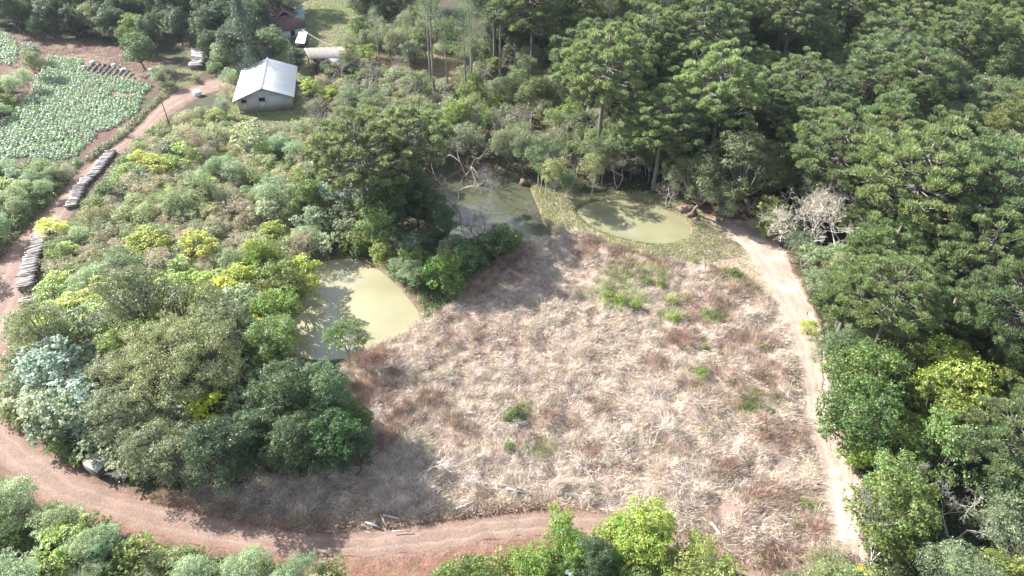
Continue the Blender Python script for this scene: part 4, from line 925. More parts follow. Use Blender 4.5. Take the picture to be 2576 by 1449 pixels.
keep_line([(470,225),(430,265),(380,305),(330,345),(280,390),(235,435),(190,490),(140,555),(105,590),(65,650),(40,700),(15,760)], 50, 10)
keep_line([(283,385),(262,412),(240,440),(215,462),(200,485),(188,510),(180,528)], 20, 8)
keep_line([(113,588),(104,615),(90,645),(80,675),(74,705),(72,740)], 16, 8)
keep_line([(498,131),(501,145),(500,160),(492,176)], 6, 5)
keep_line([(0,1090),(60,1150),(150,1205),(260,1260),(400,1305),(560,1345),(700,1362),(900,1370),(1100,1345),(1300,1318)], 40, 14)
keep_line([(500,160),(520,190),(545,205)], 4, 14); keep_line([(610,195),(640,170),(600,240)], 6, 8); keep_line([(600,285),(640,300),(700,300),(740,290)], 12, 10); keep_line([(600,240),(660,240),(735,240)], 10, 5); keep_line([(650,180),(700,180)], 4, 10)
keep_line([(700,40),(730,50),(745,60)], 4, 8); keep_line([(755,85),(762,105)], 3, 5); keep_line([(790,130),(810,130)], 3, 5); keep_line([(800,30),(860,40),(840,90),(790,100)], 12, 12)
keep_line([(1180,450),(1160,500),(1160,560),(1250,520),(1300,480),(1340,560),(1280,580)], 16, 10)
keep_line([(1480,530),(1560,540),(1640,570),(1710,580),(1600,520),(1700,560)], 16, 8)
keep_line([(800,700),(860,680),(950,720),(1020,790),(960,840),(850,870),(780,880),(800,780),(760,800)], 24, 10)
keep_line([(1780,580),(1880,620),(1960,700),(1990,780),(2030,880),(2050,1000),(2070,1100),(2100,1200),(2110,1290)], 34, 12)
keep_line([(1340,470),(1390,490),(1425,530),(1400,560)], 8, 12); keep_line([(1450,500),(1500,495),(1440,480)], 5, 10); keep_line([(2058,900),(2062,1000),(2080,1080),(2112,1140),(2140,1210),(2145,1290),(2125,1340)], 22, 8)
keep_line([(240,1180),(280,1190),(320,1200)], 5, 8)
keep_line([(150,160),(200,200),(120,230),(300,230),(180,300),(280,280),(100,330),(200,350),(60,360),(330,250)], 40, 8)
keep_line([(140,120),(200,125),(260,150),(310,165),(350,185)], 12, 6); keep_line([(440,110),(480,150),(455,190)], 8, 10); keep_line([(410,262),(427,315)], 4, 4)
keep_line([(950,150),(1060,165),(1120,180)], 6, 8)
for t in ALL:
    if t['label'] and 'hidden' not in t['label'] and t['s'] > .6:
        rp = abs(P(t['x']+t['r'], t['y'], t['z'])[0]-t['px'])
        for ox, oy in ((0, 0), (-.45, 0), (.45, 0), (0, .4)): KEEP.append((t['px']+ox*rp, t['py']+oy*rp, 4, t['y']-.2))
for ox, oy in ((-60, 20), (60, 0), (0, 60), (0, -50), (-40, 40), (50, 50), (0, 90)): KEEP.append((2085+ox, 520+oy, 20, G(2085, 520, 9)[1]+5))
keep_line([(900,960),(920,1080),(900,1180),(850,1230),(700,1250),(560,1250),(470,1255)], 20, 8)
# ------------------------------------------------------------------ the woods and scrub, filled by outline
NOT = [APRON, FIELD, CROP, YARD, GRASSP, CLEAR, BANKR]
# right: pine forest
fill([(1480,70),(1560,40),(1700,45),(1800,60),(1900,130),(2020,150),(2140,230),(2300,290),(2640,330),(2640,640),(2640,1150),(2450,900),(2330,830),(2150,740),(2110,560),(2200,430),(2060,330),(1900,260),(1740,300),(1560,200),(1480,150)], [('araucaria', 6), ('araucaria_young', 2)], (.74, 1.2), .6, 14.4, 9000, forb=NOT)
fill([(1640,200),(1750,180),(1820,260),(1700,300),(1640,280)], [('araucaria', 1)], (.8, 1.), .54, 14.4, 400, forb=NOT)
fill([(2200,850),(2500,800),(2640,900),(2640,1150),(2480,1130),(2300,860)], [('araucaria', 1)], (.8, 1.15), .6, 14.4, 1500, forb=NOT)
fill([(2050,-60),(2640,-60),(2640,330),(2300,300),(2130,210),(2050,110),(1990,60)], [('round', 4), ('grey', 3), ('bright', 1), ('dark', 1), ('araucaria', 1)], (.9, 1.3), .62, 9, 4000, forb=NOT)
fill([(2150,1080),(2350,1000),(2640,1100),(2640,1560),(2170,1560),(2160,1330),(2180,1200)], [('round', 3), ('grey', 3), ('bright', 2), ('dark', 1)], (.8, 1.15), .6, 8, 4000, forb=NOT)
fill([(1990,640),(2100,600),(2200,700),(2350,830),(2400,1000),(2200,1100),(2120,1080),(2085,960),(2070,850),(2030,740)], [('bright', 2), ('grey', 2), ('feather', 1), ('round', 1)], (.6, .95), .6, 6, 2500, forb=NOT)
fill([(1390,290),(1720,290),(1770,440),(1700,460),(1450,450),(1380,400)], [('thin', 3), ('dark', 2), ('bright', 1), ('round', 1)], (.65, .95), .46, 6, 3000, forb=NOT)
fill([(1980,620),(2080,600),(2200,620),(2330,700),(2350,860),(2200,920),(2090,900),(2060,830),(2020,740)], [('araucaria', 2), ('feather', 2), ('bright', 2), ('grey', 2)], (.65, 1.0), .6, 6, 3000, forb=NOT)
fill([(2250,560),(2640,560),(2640,900),(2400,900),(2300,760)], [('round', 1), ('grey', 1), ('dark', 1)], (.7, 1.0), .6, 7, 1500, forb=NOT)
fill([(1450,230),(2100,230),(2640,300),(2640,560),(2200,540),(1950,400),(1700,350)], [('round', 2), ('thin', 1), ('dark', 2)], (.7, 1.0), .6, 7, 2500, forb=NOT)
# centre back
fill([(1040,-60),(1180,-60),(1180,40),(1130,60),(1060,40)], [('euc', 1)], (.8, 1.0), 1.0, 16, 300, forb=NOT)
fill([(1200,-60),(2060,-60),(2000,60),(1900,100),(1780,40),(1600,20),(1490,60),(1400,70),(1250,70)], [('dark', 5), ('euc', .8), ('araucaria', 2)], (.95, 1.25), .6, 11, 3000, forb=NOT)
fill([(1330,100),(1480,90),(1500,200),(1560,270),(1480,330),(1380,300),(1300,200)], [('round', 2), ('grey', 3), ('bright', 1), ('bare', .7)], (.7, .95), .6, 8, 1600, forb=NOT)
fill([(870,60),(1080,40),(1200,110),(1380,110),(1380,290),(1250,320),(1050,290),(900,260),(780,290),(770,190),(850,140),(880,110)], [('grey', 3), ('bare', 1.6), ('bush', 2), ('olive', 3), ('silver', 1), ('bright', 1.4), ('brown', 1.4), ('yellow', .5)], (.6, .95), .62, 5, 3500, forb=NOT)
fill([(1060,290),(1400,260),(1480,330),(1440,400),(1320,390),(1200,370),(1120,340)], [('grey', 3), ('bare', 2), ('round', 2), ('thin', 2), ('brown', 1)], (.75, 1.0), .58, 7, 2000, forb=NOT)
fill([(1180,360),(1330,370),(1440,420),(1560,430),(1700,440),(1760,470),(1720,480),(1560,470),(1440,455),(1340,440),(1260,400)], [('thin', 3), ('dark', 2), ('bare', 1.6), ('thicket', 1)], (.7, .95), .5, 7, 2000, forb=[FIELD])
fill([(1440,250),(1700,280),(1900,280),(2060,330),(2180,430),(2060,450),(1900,380),(1700,370),(1560,390),(1440,380)], [('thin', 2), ('round', 2), ('dark', 2), ('bright', 1), ('bare', .5), ('araucaria', 1)], (.8, 1.05), .58, 8, 2500, forb=NOT)
# left
fill([(-80,-60),(640,-60),(660,40),(560,130),(540,180),(500,120),(430,40),(330,20),(390,80),(330,80),(130,85),(-80,70)], [('dark', 4), ('thicket', 1), ('feather', 1.5), ('bright', .8), ('grey', 1)], (.75, 1.1), .6, 7, 3000, forb=[CROP, CROP2, SOIL, TRACK])
fill([(500,120),(600,100),(640,160),(600,200),(540,210),(480,200),(520,160)], [('bush', 3), ('brown', 1), ('feather', 1.5), ('bright', .6)], (.45, .75), .6, 2, 1200, forb=[TRACK])
fill([(640,-60),(780,-60),(800,-20),(1080,-60),(1080,10),(930,5),(800,5),(660,-5)], [('dark', 3), ('grey', 1)], (.8, 1.1), .6, 8, 300, forb=[YARD])
fill([(880,20),(960,30),(1080,60),(1060,120),(940,130),(880,100)], [('euc', 1), ('grey', 2), ('bright', 1), ('bush', 2)], (.6, .9), .6, 5, 500, forb=[YARD])
fill([(-80,410),(60,400),(160,400),(210,400),(200,430),(140,500),(90,550),(30,620),(-10,680),(-80,700)], [('feather', 5), ('silver', .6), ('yellow', .6), ('bush', 3), ('brown', .7)], (.6, 1.0), .55, 3, 3500, forb=[CROP])
fill([(-80,200),(60,190),(80,240),(20,290),(-80,310)], [('feather', 2), ('dark', 1), ('bush', 1)], (.6, .9), .6, 3, 600, forb=[CROP, CROP2])
fill([(350,295),(400,270),(420,230),(395,330),(300,390),(240,400),(270,345)], [('bush', 2), ('brown', 2)], (.45, .75), .6, 2, 500, forb=[CROP])
fill([(405,320),(470,280),(540,270),(620,310),(760,310),(800,300),(850,380),(780,420),(740,560),(780,650),(700,680),(560,680),(330,690),(200,690),(110,660),(150,580),(190,540),(240,470),(300,400),(350,360)], [('olive', 9), ('bush', 1.3), ('silver', .9), ('yellow', .8), ('feather', 1.2), ('brown', 2.2)], (.55, 1.3), .53, 2.2, 12000, forb=[YARD])
fill([(780,300),(870,280),(1060,280),(1080,400),(900,420),(840,380)], [('grey', 2), ('bright', 1), ('silver', 1.5), ('olive', 1)], (.6, .9), .55, 5, 1200, forb=[YARD])
fill([(730,400),(900,420),(960,560),(1100,590),(1160,610),(1130,640),(1000,620),(900,640),(840,640),(740,620),(720,520)], [('silver', 2), ('bush', 3), ('bright', 1.2), ('feather', 1)], (.6, 1.0), .55, 3, 2500, forb=[FIELD])
fill([(780,620),(900,615),(980,640),(1060,670),(1130,690),(1150,730),(1100,720),(1060,700),(980,670),(900,640),(800,650)], [('bush', 3), ('feather', 1), ('bright', .6)], (.5, .9), .5, 1.6, 1200, forb=[FIELD])
fill([(1130,610),(1300,590),(1330,600),(1280,640),(1190,690),(1150,690)], [('bush', 3), ('bright', 1), ('brown', 1)], (.6, .9), .5, 1.6, 800, forb=[FIELD])
# lower left grove
fill([(90,680),(330,680),(560,690),(740,640),(770,680),(740,740),(700,830),(720,880),(640,900),(500,880),(250,820),(60,880),(40,830)], [('yellow', 4), ('grey', 2), ('silver', 1.3), ('feather', 1.5), ('bright', 2)], (.75, 1.1), .55, 4, 4000)
fill([(40,850),(250,820),(560,880),(720,900),(850,980),(890,1080),(870,1180),(760,1210),(560,1200),(400,1190),(230,1150),(90,1080),(30,980)], [('silver', 3), ('grey', 2), ('dark', 2), ('bright', 1)], (.75, 1.05), .56, 5, 3500, forb=[FIELD])
fill([(10,880),(50,850),(60,980),(130,1080),(260,1170),(340,1190),(420,1210),(330,1215),(200,1170),(90,1110),(20,1040)], [('bush', 3), ('feather', 1), ('silver', 1)], (.5, .8), .55, 1.6, 1500, forb=[FIELD])
# bottom
fill([(-80,1230),(30,1240),(90,1290),(200,1320),(330,1360),(420,1400),(560,1420),(700,1420),(830,1430),(860,1560),(-80,1560)], [('feather', 6), ('bush', 3), ('yellow', .3), ('olive', 1)], (.65, 1.05), .5, 3, 5000)
fill([(1120,1449),(1230,1400),(1330,1372),(1480,1385),(1600,1400),(1760,1400),(1830,1440),(1830,1560),(1100,1560)], [('bush', 3), ('bright', 1), ('feather', .7), ('sapling', 1), ('olive', 1)], (.55, .85), .56, 3, 1800, clear=False)
fill([(2060,1380),(2160,1340),(2200,1450),(2080,1560),(1990,1500)], [('grey', 2), ('olive', 2)], (.5, .75), .6, 3, 400, clear=False)

# palm at the lower right corner
pl = thing('palm_tree', 'palm with drooping dry fronds at the bottom right corner', 'palm', tuple(G(2590, 1500, 0))); m_ = MB(); m_.tube([(0, 0, -.2), (0, 0, 6.0)], [.22, .16], 8); obj('trunk', m_.mesh('palm_trunk'), M_BARK, pl, (.2, .17, .14))
r = np.random.default_rng(77)
for k in range(14):
    a = k*2*math.pi/14+r.normal()*.1; n = 26; s = np.linspace(0, 1, n); L = 3.4
    ax = np.stack([np.cos(a)*s*L*.85, np.sin(a)*s*L*.85, 6.0+1.4*s-2.9*s*s], 1); m_ = MB(); m_.tube(ax[::5], np.linspace(.05, .015, len(ax[::5])), 4, False)
    C, N, T = [], [], []
    for q in range(2, n):
        for sg in (-1, 1):
            for dd_ in (0, .5):
                c = ax[q]-(ax[q]-ax[q-1])*dd_; t = unit(np.array([-math.sin(a)*sg, math.cos(a)*sg, -.5])+np.array([math.cos(a), math.sin(a), 0])*.5); ll = .75*math.sin(math.pi*min(.97, s[q]*.85+.12))+.15
                C.append(c+t*ll/2); T.append(t*ll); N.append(unit(np.array([0, 0, 1.])+.2*r.normal(size=3)))
    T = np.array(T); V, Q = leaf_quads(np.array(C), np.array(N), np.linalg.norm(T, axis=1), .07, r, T); m_.add(V, Q)
    obj('frond', m_.mesh('frond'), M_LEAF, pl, (.34, .28, .18) if k % 3 else (.13, .17, .05))

# ------------------------------------------------------------------ dead branches on the field
DB = variants(bare, 4, 960, H=5.5, depth=4, stems=2, trunk=.05, thick=.018)
for k, (px, py, s, a, lab) in enumerate(((958,925,.8,.4,'fan of dead grey twigs behind the near corner of the milky pond'), (935,1015,.6,-1.0,'forked whitish dead branch beside the lower grove'), (1230,1070,.7,.3,'dead branch lying in the middle of the lower field'), (1370,1190,.8,2.8,'pale sprawling dead branch above the road bank'), (1560,1150,.9,2.2,'large heap of pale tangled branches in the lower field'), (1640,1120,.8,.9,'tangled pale branch right of the largest heap'), (1500,1210,.7,1.6,'dead branch below the largest heap of branches'), (1750,1275,1.0,2.1,'fan of long dead twigs near the lower right of the field'), (1820,1240,.6,.7,'upright grey twigs near the lower right of the field'), (1050,1210,.9,.5,'grey dead branch in the shade beside the grove'), (1130,1180,.8,-.2,'long grey twigs in the shade of the grove'), (1280,760,.5,1.2,'small white twigs near the top of the pale straw'), (1430,1000,.5,.5,'short dead twigs in the middle of the field'), (1880,1160,.6,1.8,'dead twigs beside the lower part of the path'), (1440,780,.5,-.5,'white twigs left of the lime bush row'), (1300,930,.6,2.6,'grey twigs in the left middle of the field'), (1420,1240,.6,0,'dead branch close to the road edge'), (1690,930,.5,1.1,'dead twigs in the centre right brush'), (1100,950,.5,.2,'thin dead twigs near the left of the field'), (1570,880,.5,2.,'dead twigs in the upper middle straw'))):
    wd, tw, _, _ = DB[k % 4]; c = G(px, py, .4); root = thing('dead_branch', lab, 'dead branch', (c[0], c[1], .35), a, 'dead branches on the dry field')
    root.rotation_euler = (0, math.radians(78), a); root.scale = (s*.5, s, s)
    obj('limb', wd, M_BARK, root, (.5, .45, .42)); obj('twigs', tw, M_BARK, root, (.47, .41, .37))

# ------------------------------------------------------------------ things nobody could count: straw, grass, undergrowth, crops
def scatter(poly, n, r, margin=0.):
    lo, hi = poly.min(0), poly.max(0); out = []; got = 0
    while got < n:
        q = r.uniform(lo, hi, (n*2, 2)); d = sdist(poly, q[:, 0], q[:, 1])+(fbm(q[:, 0], q[:, 1], 1.5, 91)-.5)*1.5
        q = q[d < margin]; out.append(q); got += len(q)
    return np.vstack(out)[:n]
def ground_ok(q, m=.0):
    return (look(RDG, q[:, 0], q[:, 1]) > m) & (look(PTG, q[:, 0], q[:, 1]) > m) & (look(pd_, q[:, 0], q[:, 1]) > .1)
def stuff(name, V, Q, c, mat, label):
    nz = len(V)//len(c); me = mesh_from(name, V, Q, False, np.repeat(c, nz, 0)); return tag(obj(name, me, mat), label, None, None, 'stuff')
def colmix(cols, w, n, r, var=.15):
    c = np.array(cols)[r.choice(len(cols), n, p=np.array(w)/sum(w))]; return c*(1+var*r.normal(size=(n, 1))).clip(.5, 1.6)
r = np.random.default_rng(42)
# straw on the field: tussocks of lodged blades, brown brushwood patches between
BR = [(1560,650,90),(1640,672,80),(1480,625,60),(1850,700,90),(1760,780,100),(1880,870,90),(1720,860,60),(1930,940,60),(1280,670,90),(1210,720,60),(930,905,80),(930,985,90),(1010,1050,80),(1150,1090,70),(1090,1010,60),(1340,1120,60),(1480,1130,50),(1960,1100,90),(1950,1250,100),(2040,1330,80),(1980,1400,90),(1760,960,70),(1400,1060,60),(950,1100,70),(1900,1010,70),(1830,1180,60),(1650,920,50)]
NT = 40000
tq = scatter(FIELD, NT, r, .5); tq = tq[ground_ok(tq, .25)]; tq = tq[r.random(len(tq)) < .25+1.1*ss(.3, .62, fbm(tq[:, 0], tq[:, 1], 1.7, 131))]
ppx = P(tq[:, 0], tq[:, 1], 0.)
brown = np.zeros(len(tq))
for a, b, rr in BR: brown = np.maximum(brown, 1-ss(.35, 1.1, np.hypot((ppx[0]-a)/rr, (ppx[1]-b)/(rr*.62))+.5*(fbm(tq[:, 0], tq[:, 1], 2, 33)-.5)))
brown = np.clip(brown+.4*ss(.6, .78, fbm(tq[:, 0], tq[:, 1], 5, 77)), 0, 1)
isb = r.random(len(tq)) < brown*.72
per = 12
gz_ = np.zeros(len(tq))
for a, b, rr in ((1560,690,60),(1640,695,50),(1850,690,70),(1690,800,50),(1540,748,80),(1285,1045,60),(1700,760,50),(1790,800,50),(1900,1020,60),(1060,770,40),(1350,1130,50),(1600,760,40),(2040,1270,40),(1760,950,50)): gz_ = np.maximum(gz_, 1-ss(.3, 1.1, np.hypot((ppx[0]-a)/rr, (ppx[1]-b)/(rr*.55))+.6*(fbm(tq[:, 0], tq[:, 1], 1.5, 34)-.5)))
isg = r.random(len(tq)) < gz_*.6+.015
base = np.array([(.55,.475,.39),(.48,.405,.325),(.62,.555,.465),(.36,.30,.245)]); bb = np.array([(.33,.225,.18),(.25,.17,.145),(.38,.26,.19),(.24,.23,.11)])
tc = np.where(isb[:, None], bb[r.choice(4, len(tq), p=(.4, .3, .2, .1))], base[r.choice(4, len(tq), p=(.4, .25, .2, .15))])*(1+.12*r.normal(size=(len(tq), 1))).clip(.6, 1.5)
tc = np.where(isg[:, None], np.array((.27,.33,.13))*(1+.2*r.normal(size=(len(tq), 1))).clip(.6, 1.5), tc); isb = isb | isg
ang = (fbm(tq[:, 0], tq[:, 1], 3, 55)*12+r.normal(size=len(tq))*.8)
h0 = gz(tq[:, 0], tq[:, 1])
A = ang[:, None]+r.normal(size=(len(tq), per))*.75
el = np.where(isb[:, None], r.uniform(.45, 1.4, (len(tq), per)), r.uniform(.05, .8, (len(tq), per)))
Lb = np.where(isb[:, None], r.uniform(.5, 1.1, (len(tq), per)), r.uniform(.45, 1.0, (len(tq), per)))
D = np.stack([np.cos(A)*np.cos(el), np.sin(A)*np.cos(el), np.sin(el)], -1)
O3 = np.stack([np.repeat(tq[:, :1], per, 1)+r.normal(size=A.shape)*.16, np.repeat(tq[:, 1:2], per, 1)+r.normal(size=A.shape)*.16, np.repeat(h0[:, None], per, 1)+.02], -1)
C = (O3+D*Lb[..., None]*.5).reshape(-1, 3); Dv = D.reshape(-1, 3)
Nn = unit(np.cross(Dv, r.normal(size=Dv.shape)))
V, Q = leaf_quads(C, Nn, Lb.ravel(), r.uniform(.018, .036, len(C)), r, Dv)
cc = np.repeat(tc, per, 0)*(1+.1*r.normal(size=(len(C), 1))).clip(.6, 1.4)
stuff('dry_straw', V, Q, cc, M_STRAW, 'flattened dry straw and brown brushwood covering the cleared field')
# verge straw by the road
def blades(name, poly, n, cols, w, L, lean, mat, label, wd=.05, margin=0., ok=.15, keep=None):
    q = scatter(poly, n, r, margin); q = q[ground_ok(q, ok)]
    if keep is not None: q = q[keep(q)]
    h = gz(q[:, 0], q[:, 1]); n = len(q); A = r.uniform(0, 6.28, n); e = r.uniform(*lean, n); Ls = r.uniform(*L, n)
    D = np.stack([np.cos(A)*np.cos(e), np.sin(A)*np.cos(e), np.sin(e)], -1); C = np.column_stack([q, h])+D*Ls[:, None]*.5
    V, Q = leaf_quads(C, unit(np.cross(D, r.normal(size=D.shape))), Ls, wd*r.uniform(.7, 1.3, n), r, D)
    return stuff(name, V, Q, colmix(cols, w, n, r)*(.75+.5*fbm(q[:, 0], q[:, 1], 3, 12))[:, None], mat, label)
blades('verge_straw', VERGE, 26000, [(.38,.28,.20),(.44,.35,.26),(.27,.19,.14)], (2, 2, 1), (.3, .7), (.05, .9), M_STRAW, 'short tan straw along the road verge')
GG = [(.21,.25,.11),(.28,.29,.15),(.17,.21,.09),(.38,.33,.24)]
blades('short_grass', GRASSP, 42000, GG, (3, 3, 1, 1.5), (.12, .32), (.5, 1.4), M_STRAW, 'short pale green grass around the ponds', .07)
blades('yard_grass', YARD, 42000, GG, (3, 2, 2, 1), (.15, .4), (.5, 1.4), M_STRAW, 'mown grass of the farmyard and barn apron', .09, keep=lambda q: (np.abs((q[:, 0]+46.9)*.974+(q[:, 1]-125.25)*.2) > 5.1) | (((q[:, 0]+46.9)*-.2+(q[:, 1]-125.25)*.974) < -.1) | (((q[:, 0]+46.9)*-.2+(q[:, 1]-125.25)*.974) > 14.8))
blades('apron_straw', APRON, 9000, [(.44,.37,.28),(.36,.29,.22),(.28,.28,.15)], (3, 2, 1), (.12, .35), (.05, .9), M_STRAW, 'thin flattened straw on the pale earth by the oval pond', .05)
blades('track_grass', TRACK, 12000, GG, (2, 2, 2, 1), (.12, .3), (.5, 1.4), M_STRAW, 'thin grass on the branching track', .08)
blades('clearing_grass', CLEAR, 14000, [(.34,.30,.18),(.4,.32,.22),(.26,.27,.12)], (2, 2, 1), (.3, .7), (.2, 1.4), M_STRAW, 'dry grass in the small clearing behind the scrub', .08)
# litter and weeds on the road edges
# leafy undergrowth everywhere plants stand
def cover(name, poly_px, ncl, per, cols, w, hgt, size, label, zc=0, spread=.5, forb=(), ok=.3):
    pw = GP(poly_px, zc); q = scatter(pw, ncl, r); q = q[ground_ok(q, ok)]
    for f in forb: q = q[sdist(f, q[:, 0], q[:, 1]) > 0]
    h = gz(q[:, 0], q[:, 1]); n = len(q); hh = hgt*r.uniform(.3, 1.3, n)*(.5+fbm(q[:, 0], q[:, 1], 4, 66))
    v = unit(r.normal(size=(n, per, 3))+np.array([0, 0, .4])); v[..., 2] = np.abs(v[..., 2])
    C = np.column_stack([q, h])[:, None, :]+v*np.stack([np.full(n, spread), np.full(n, spread), hh], -1)[:, None, :]*r.uniform(.5, 1.1, (n, per, 1))
    C = C.reshape(-1, 3); N = unit(v.reshape(-1, 3)*.6+r.normal(size=(n*per, 3))*.5+np.array([0, 0, .5]))
    sz = size*r.uniform(.6, 1.4, n*per); V, Q = leaf_quads(C, N, sz, sz*.5, r)
    return stuff(name, V, Q, np.repeat(colmix(cols, w, n, r, .2), per, 0), M_COVER, label)
UG = [(.16,.20,.08),(.20,.25,.10),(.13,.17,.07),(.25,.24,.15)]
cover('undergrowth', [(400,300),(800,290),(900,420),(960,600),(840,660),(760,700),(700,900),(880,960),(880,1180),(700,1230),(420,1220),(200,1160),(60,1050),(20,900),(60,740),(110,640),(190,540),(300,400)], 16000, 16, UG+[(.2,.18,.12)], (3, 3, 2, 2, 1), .9, .2, 'mixed weeds and undergrowth of the left scrub and grove', forb=[FIELD, YARD])
cover('undergrowth', [(-100,1240),(100,1290),(420,1390),(860,1450),(860,1640),(-100,1640)], 7000, 18, UG, (2, 3, 1, 1), .8, .2, 'weeds below the road at the lower left', forb=[BANKR], ok=.1)
cover('undergrowth', [(1100,1460),(1330,1400),(1480,1400),(1850,1460),(1900,1640),(1100,1640)], 2200, 20, [(.16,.21,.06),(.13,.19,.05),(.2,.22,.08)], (1, 1, 1), .8, .22, 'bright weeds below the road at the bottom centre', ok=-.2)
cover('undergrowth', [(760,180),(900,60),(1100,20),(1500,20),(2100,60),(2640,60),(2640,700),(2000,520),(1740,500),(1600,480),(1450,495),(1340,460),(1200,420),(1050,420),(850,340)], 15000, 14, [(.06,.09,.035),(.09,.12,.05),(.12,.13,.07)], (2, 2, 1), 1.1, .26, 'shrubby undergrowth of the back woods', spread=.8, forb=[YARD, CLEAR, GRASSP])
cover('undergrowth', [(2010,660),(2640,560),(2640,1640),(2190,1640),(2150,1200),(2080,1000),(2075,850)], 6000, 14, [(.06,.09,.035),(.09,.13,.05)], (2, 1), 1.1, .26, 'shrubby undergrowth of the right forest edge', spread=.8)
cover('undergrowth', [(-100,420),(200,410),(170,470),(60,590),(-60,720)], 4000, 16, UG, (2, 2, 2, 1), .9, .22, 'weeds on the bank above the left road')
cover('undergrowth', [(60,90),(330,110),(420,160),(400,210),(340,240),(210,160),(130,150),(90,220),(0,300),(-60,170)], 900, 12, [(.13,.12,.06),(.16,.11,.08),(.10,.13,.05)], (1, 1, 1), .4, .2, 'sparse weeds and dead stalks on the bare vegetable soil', forb=[CROP, CROP2, CABB])  # clumps also darken the plot where the wood's shade should fall
cover('undergrowth', [(-100,-60),(640,-60),(640,180),(540,210),(490,110),(430,60),(400,110),(130,95),(-100,90)], 5000, 14, [(.05,.075,.035),(.08,.10,.05)], (2, 1), 1.0, .26, 'dark undergrowth of the upper left wood', spread=.8, forb=[TRACK, SOIL])
cover('undergrowth', [(330,310),(400,250),(410,210),(440,180),(440,230),(395,265),(335,330),(250,395),(215,410),(240,385)], 1500, 14, UG+[(.16,.11,.09)], (2, 1, 1, 1, 2), .7, .2, 'weedy bank between the crop and the road')
cover('undergrowth', [(780,640),(900,630),(1000,670),(1075,790),(1080,810),(1050,830),(1130,760),(1200,700),(1330,600),(1130,590),(960,590)], 2600, 16, [(.10,.15,.045),(.14,.19,.06),(.2,.16,.11)], (3, 2, 1.2), .6, .2, 'green weeds between the milky and the shaded pond', forb=[])
# crops
def rows_in(poly, dx, dy, ang, r, jit=.12):
    ca, sa = math.cos(ang), math.sin(ang); R2 = np.array([[ca, sa], [-sa, ca]]); pr = poly@R2.T; lo, hi = pr.min(0), pr.max(0)
    g = np.stack(np.meshgrid(np.arange(lo[0], hi[0], dx), np.arange(lo[1], hi[1], dy)), -1).reshape(-1, 2)+0
    rows_in.ij = np.round((g-lo)/np.array([dx, dy])).astype(int); g = (g+r.normal(size=g.shape)*jit)@R2; k_ = sdist(poly, g[:, 0], g[:, 1]) < -.1; rows_in.ij = rows_in.ij[k_]; return g[sdist(poly, g[:, 0], g[:, 1]) < -.1]
def crop(name, poly, dx, dy, leaves, size, hgt, cols, w, label, ang=.35, rad=.42, skip=.04):
    q = rows_in(poly, dx, dy, ang, r); q = q[r.random(len(q)) > skip]; q = q[(fbm(q[:, 0], q[:, 1], 3.5, 19) < .80)]
    n = len(q); h = gz(q[:, 0], q[:, 1]); v = unit(r.normal(size=(n, leaves, 3))+np.array([0, 0, .5])); v[..., 2] = np.abs(v[..., 2])
    s = r.uniform(.8, 1.25, (n, 1, 1)); C = (np.column_stack([q, h])[:, None, :]+v*np.array([rad, rad, hgt])*s*r.uniform(.6, 1.05, (n, leaves, 1))).reshape(-1, 3)
    N = unit(v.reshape(-1, 3)*.45+np.array([0, 0, .75])+r.normal(size=(n*leaves, 3))*.33); sz = size*r.uniform(.65, 1.3, n*leaves)
    V, Q = leaf_quads(C, N, sz, sz*.72, r); return stuff(name, V, Q, np.repeat(colmix(cols, w, n, r, .1), leaves, 0), M_COVER, label)
CC = [(.225,.33,.20),(.25,.36,.23),(.195,.30,.145),(.27,.34,.13)]
crop('crop_plants', CROP, .72, .64, 30, .27, .62, CC, (3, 3, 2, .6), 'dense leafy green crop filling the sloping plot left of the road')
crop('crop_plants', CROP2, .72, .64, 30, .27, .62, CC, (3, 3, 2, .6), 'smaller patch of the leafy crop at the upper left edge')
# cabbages in rows, seedlings in rows: each plant an object
def rosette(seed, n, R, hgt, lw):
    q = np.random.default_rng(seed); a = np.arange(n)*2.4; t = np.linspace(.25, 1, n); v = np.stack([np.cos(a)*t, np.sin(a)*t, (1.15-t)*.9], 1)
    C = v*np.array([R*.62, R*.62, hgt])+np.array([0, 0, .05]); N = unit(v*.5+np.array([0, 0, 1.])); T = np.stack([np.cos(a), np.sin(a), .35*np.ones(n)], 1)
    V, Q = leaf_quads(C, N, R*(.55+.35*t), lw*(.6+.4*t), q, T); V[:, 2] = np.maximum(V[:, 2], .01); return mesh_from('rosette', V, Q)
ROS = [rosette(i, 16, .42, .35, .26) for i in range(3)]; SEED_ = [rosette(10+i, 7, .2, .2, .12) for i in range(2)]
for m_ in ROS+SEED_: m_.materials.append(M_LEAF)
g = rows_in(CABB, 1.3, .75, .12, r, .06)
def row_label(ij, i):
    u = sorted(set(ij[:, 0])); c_ = sorted(ij[ij[:, 0] == ij[i, 0], 1]); return ordw(c_.index(ij[i, 1])), ordw(u.index(ij[i, 0]))
ijc = rows_in.ij
for i, (x, y) in enumerate(g[:280]):
    o = obj('cabbage', ROS[i % 3], None, None, (.10*random.uniform(.8, 1.2), .155, .145), (x, y, float(gz(x, y)))); o.rotation_euler = (0, 0, random.uniform(0, 6)); s = random.uniform(.85, 1.25); o.scale = (s, s, s)
    a_, b_ = row_label(ijc, i); tag(o, f'{a_}blue green cabbage from the near end of the {b_}row from the left', 'cabbage', 'cabbages in rows on the dark soil')
g = rows_in(GP([(128,108),(170,108),(168,142),(124,140)]), 1.3, .75, .25, r, .05)
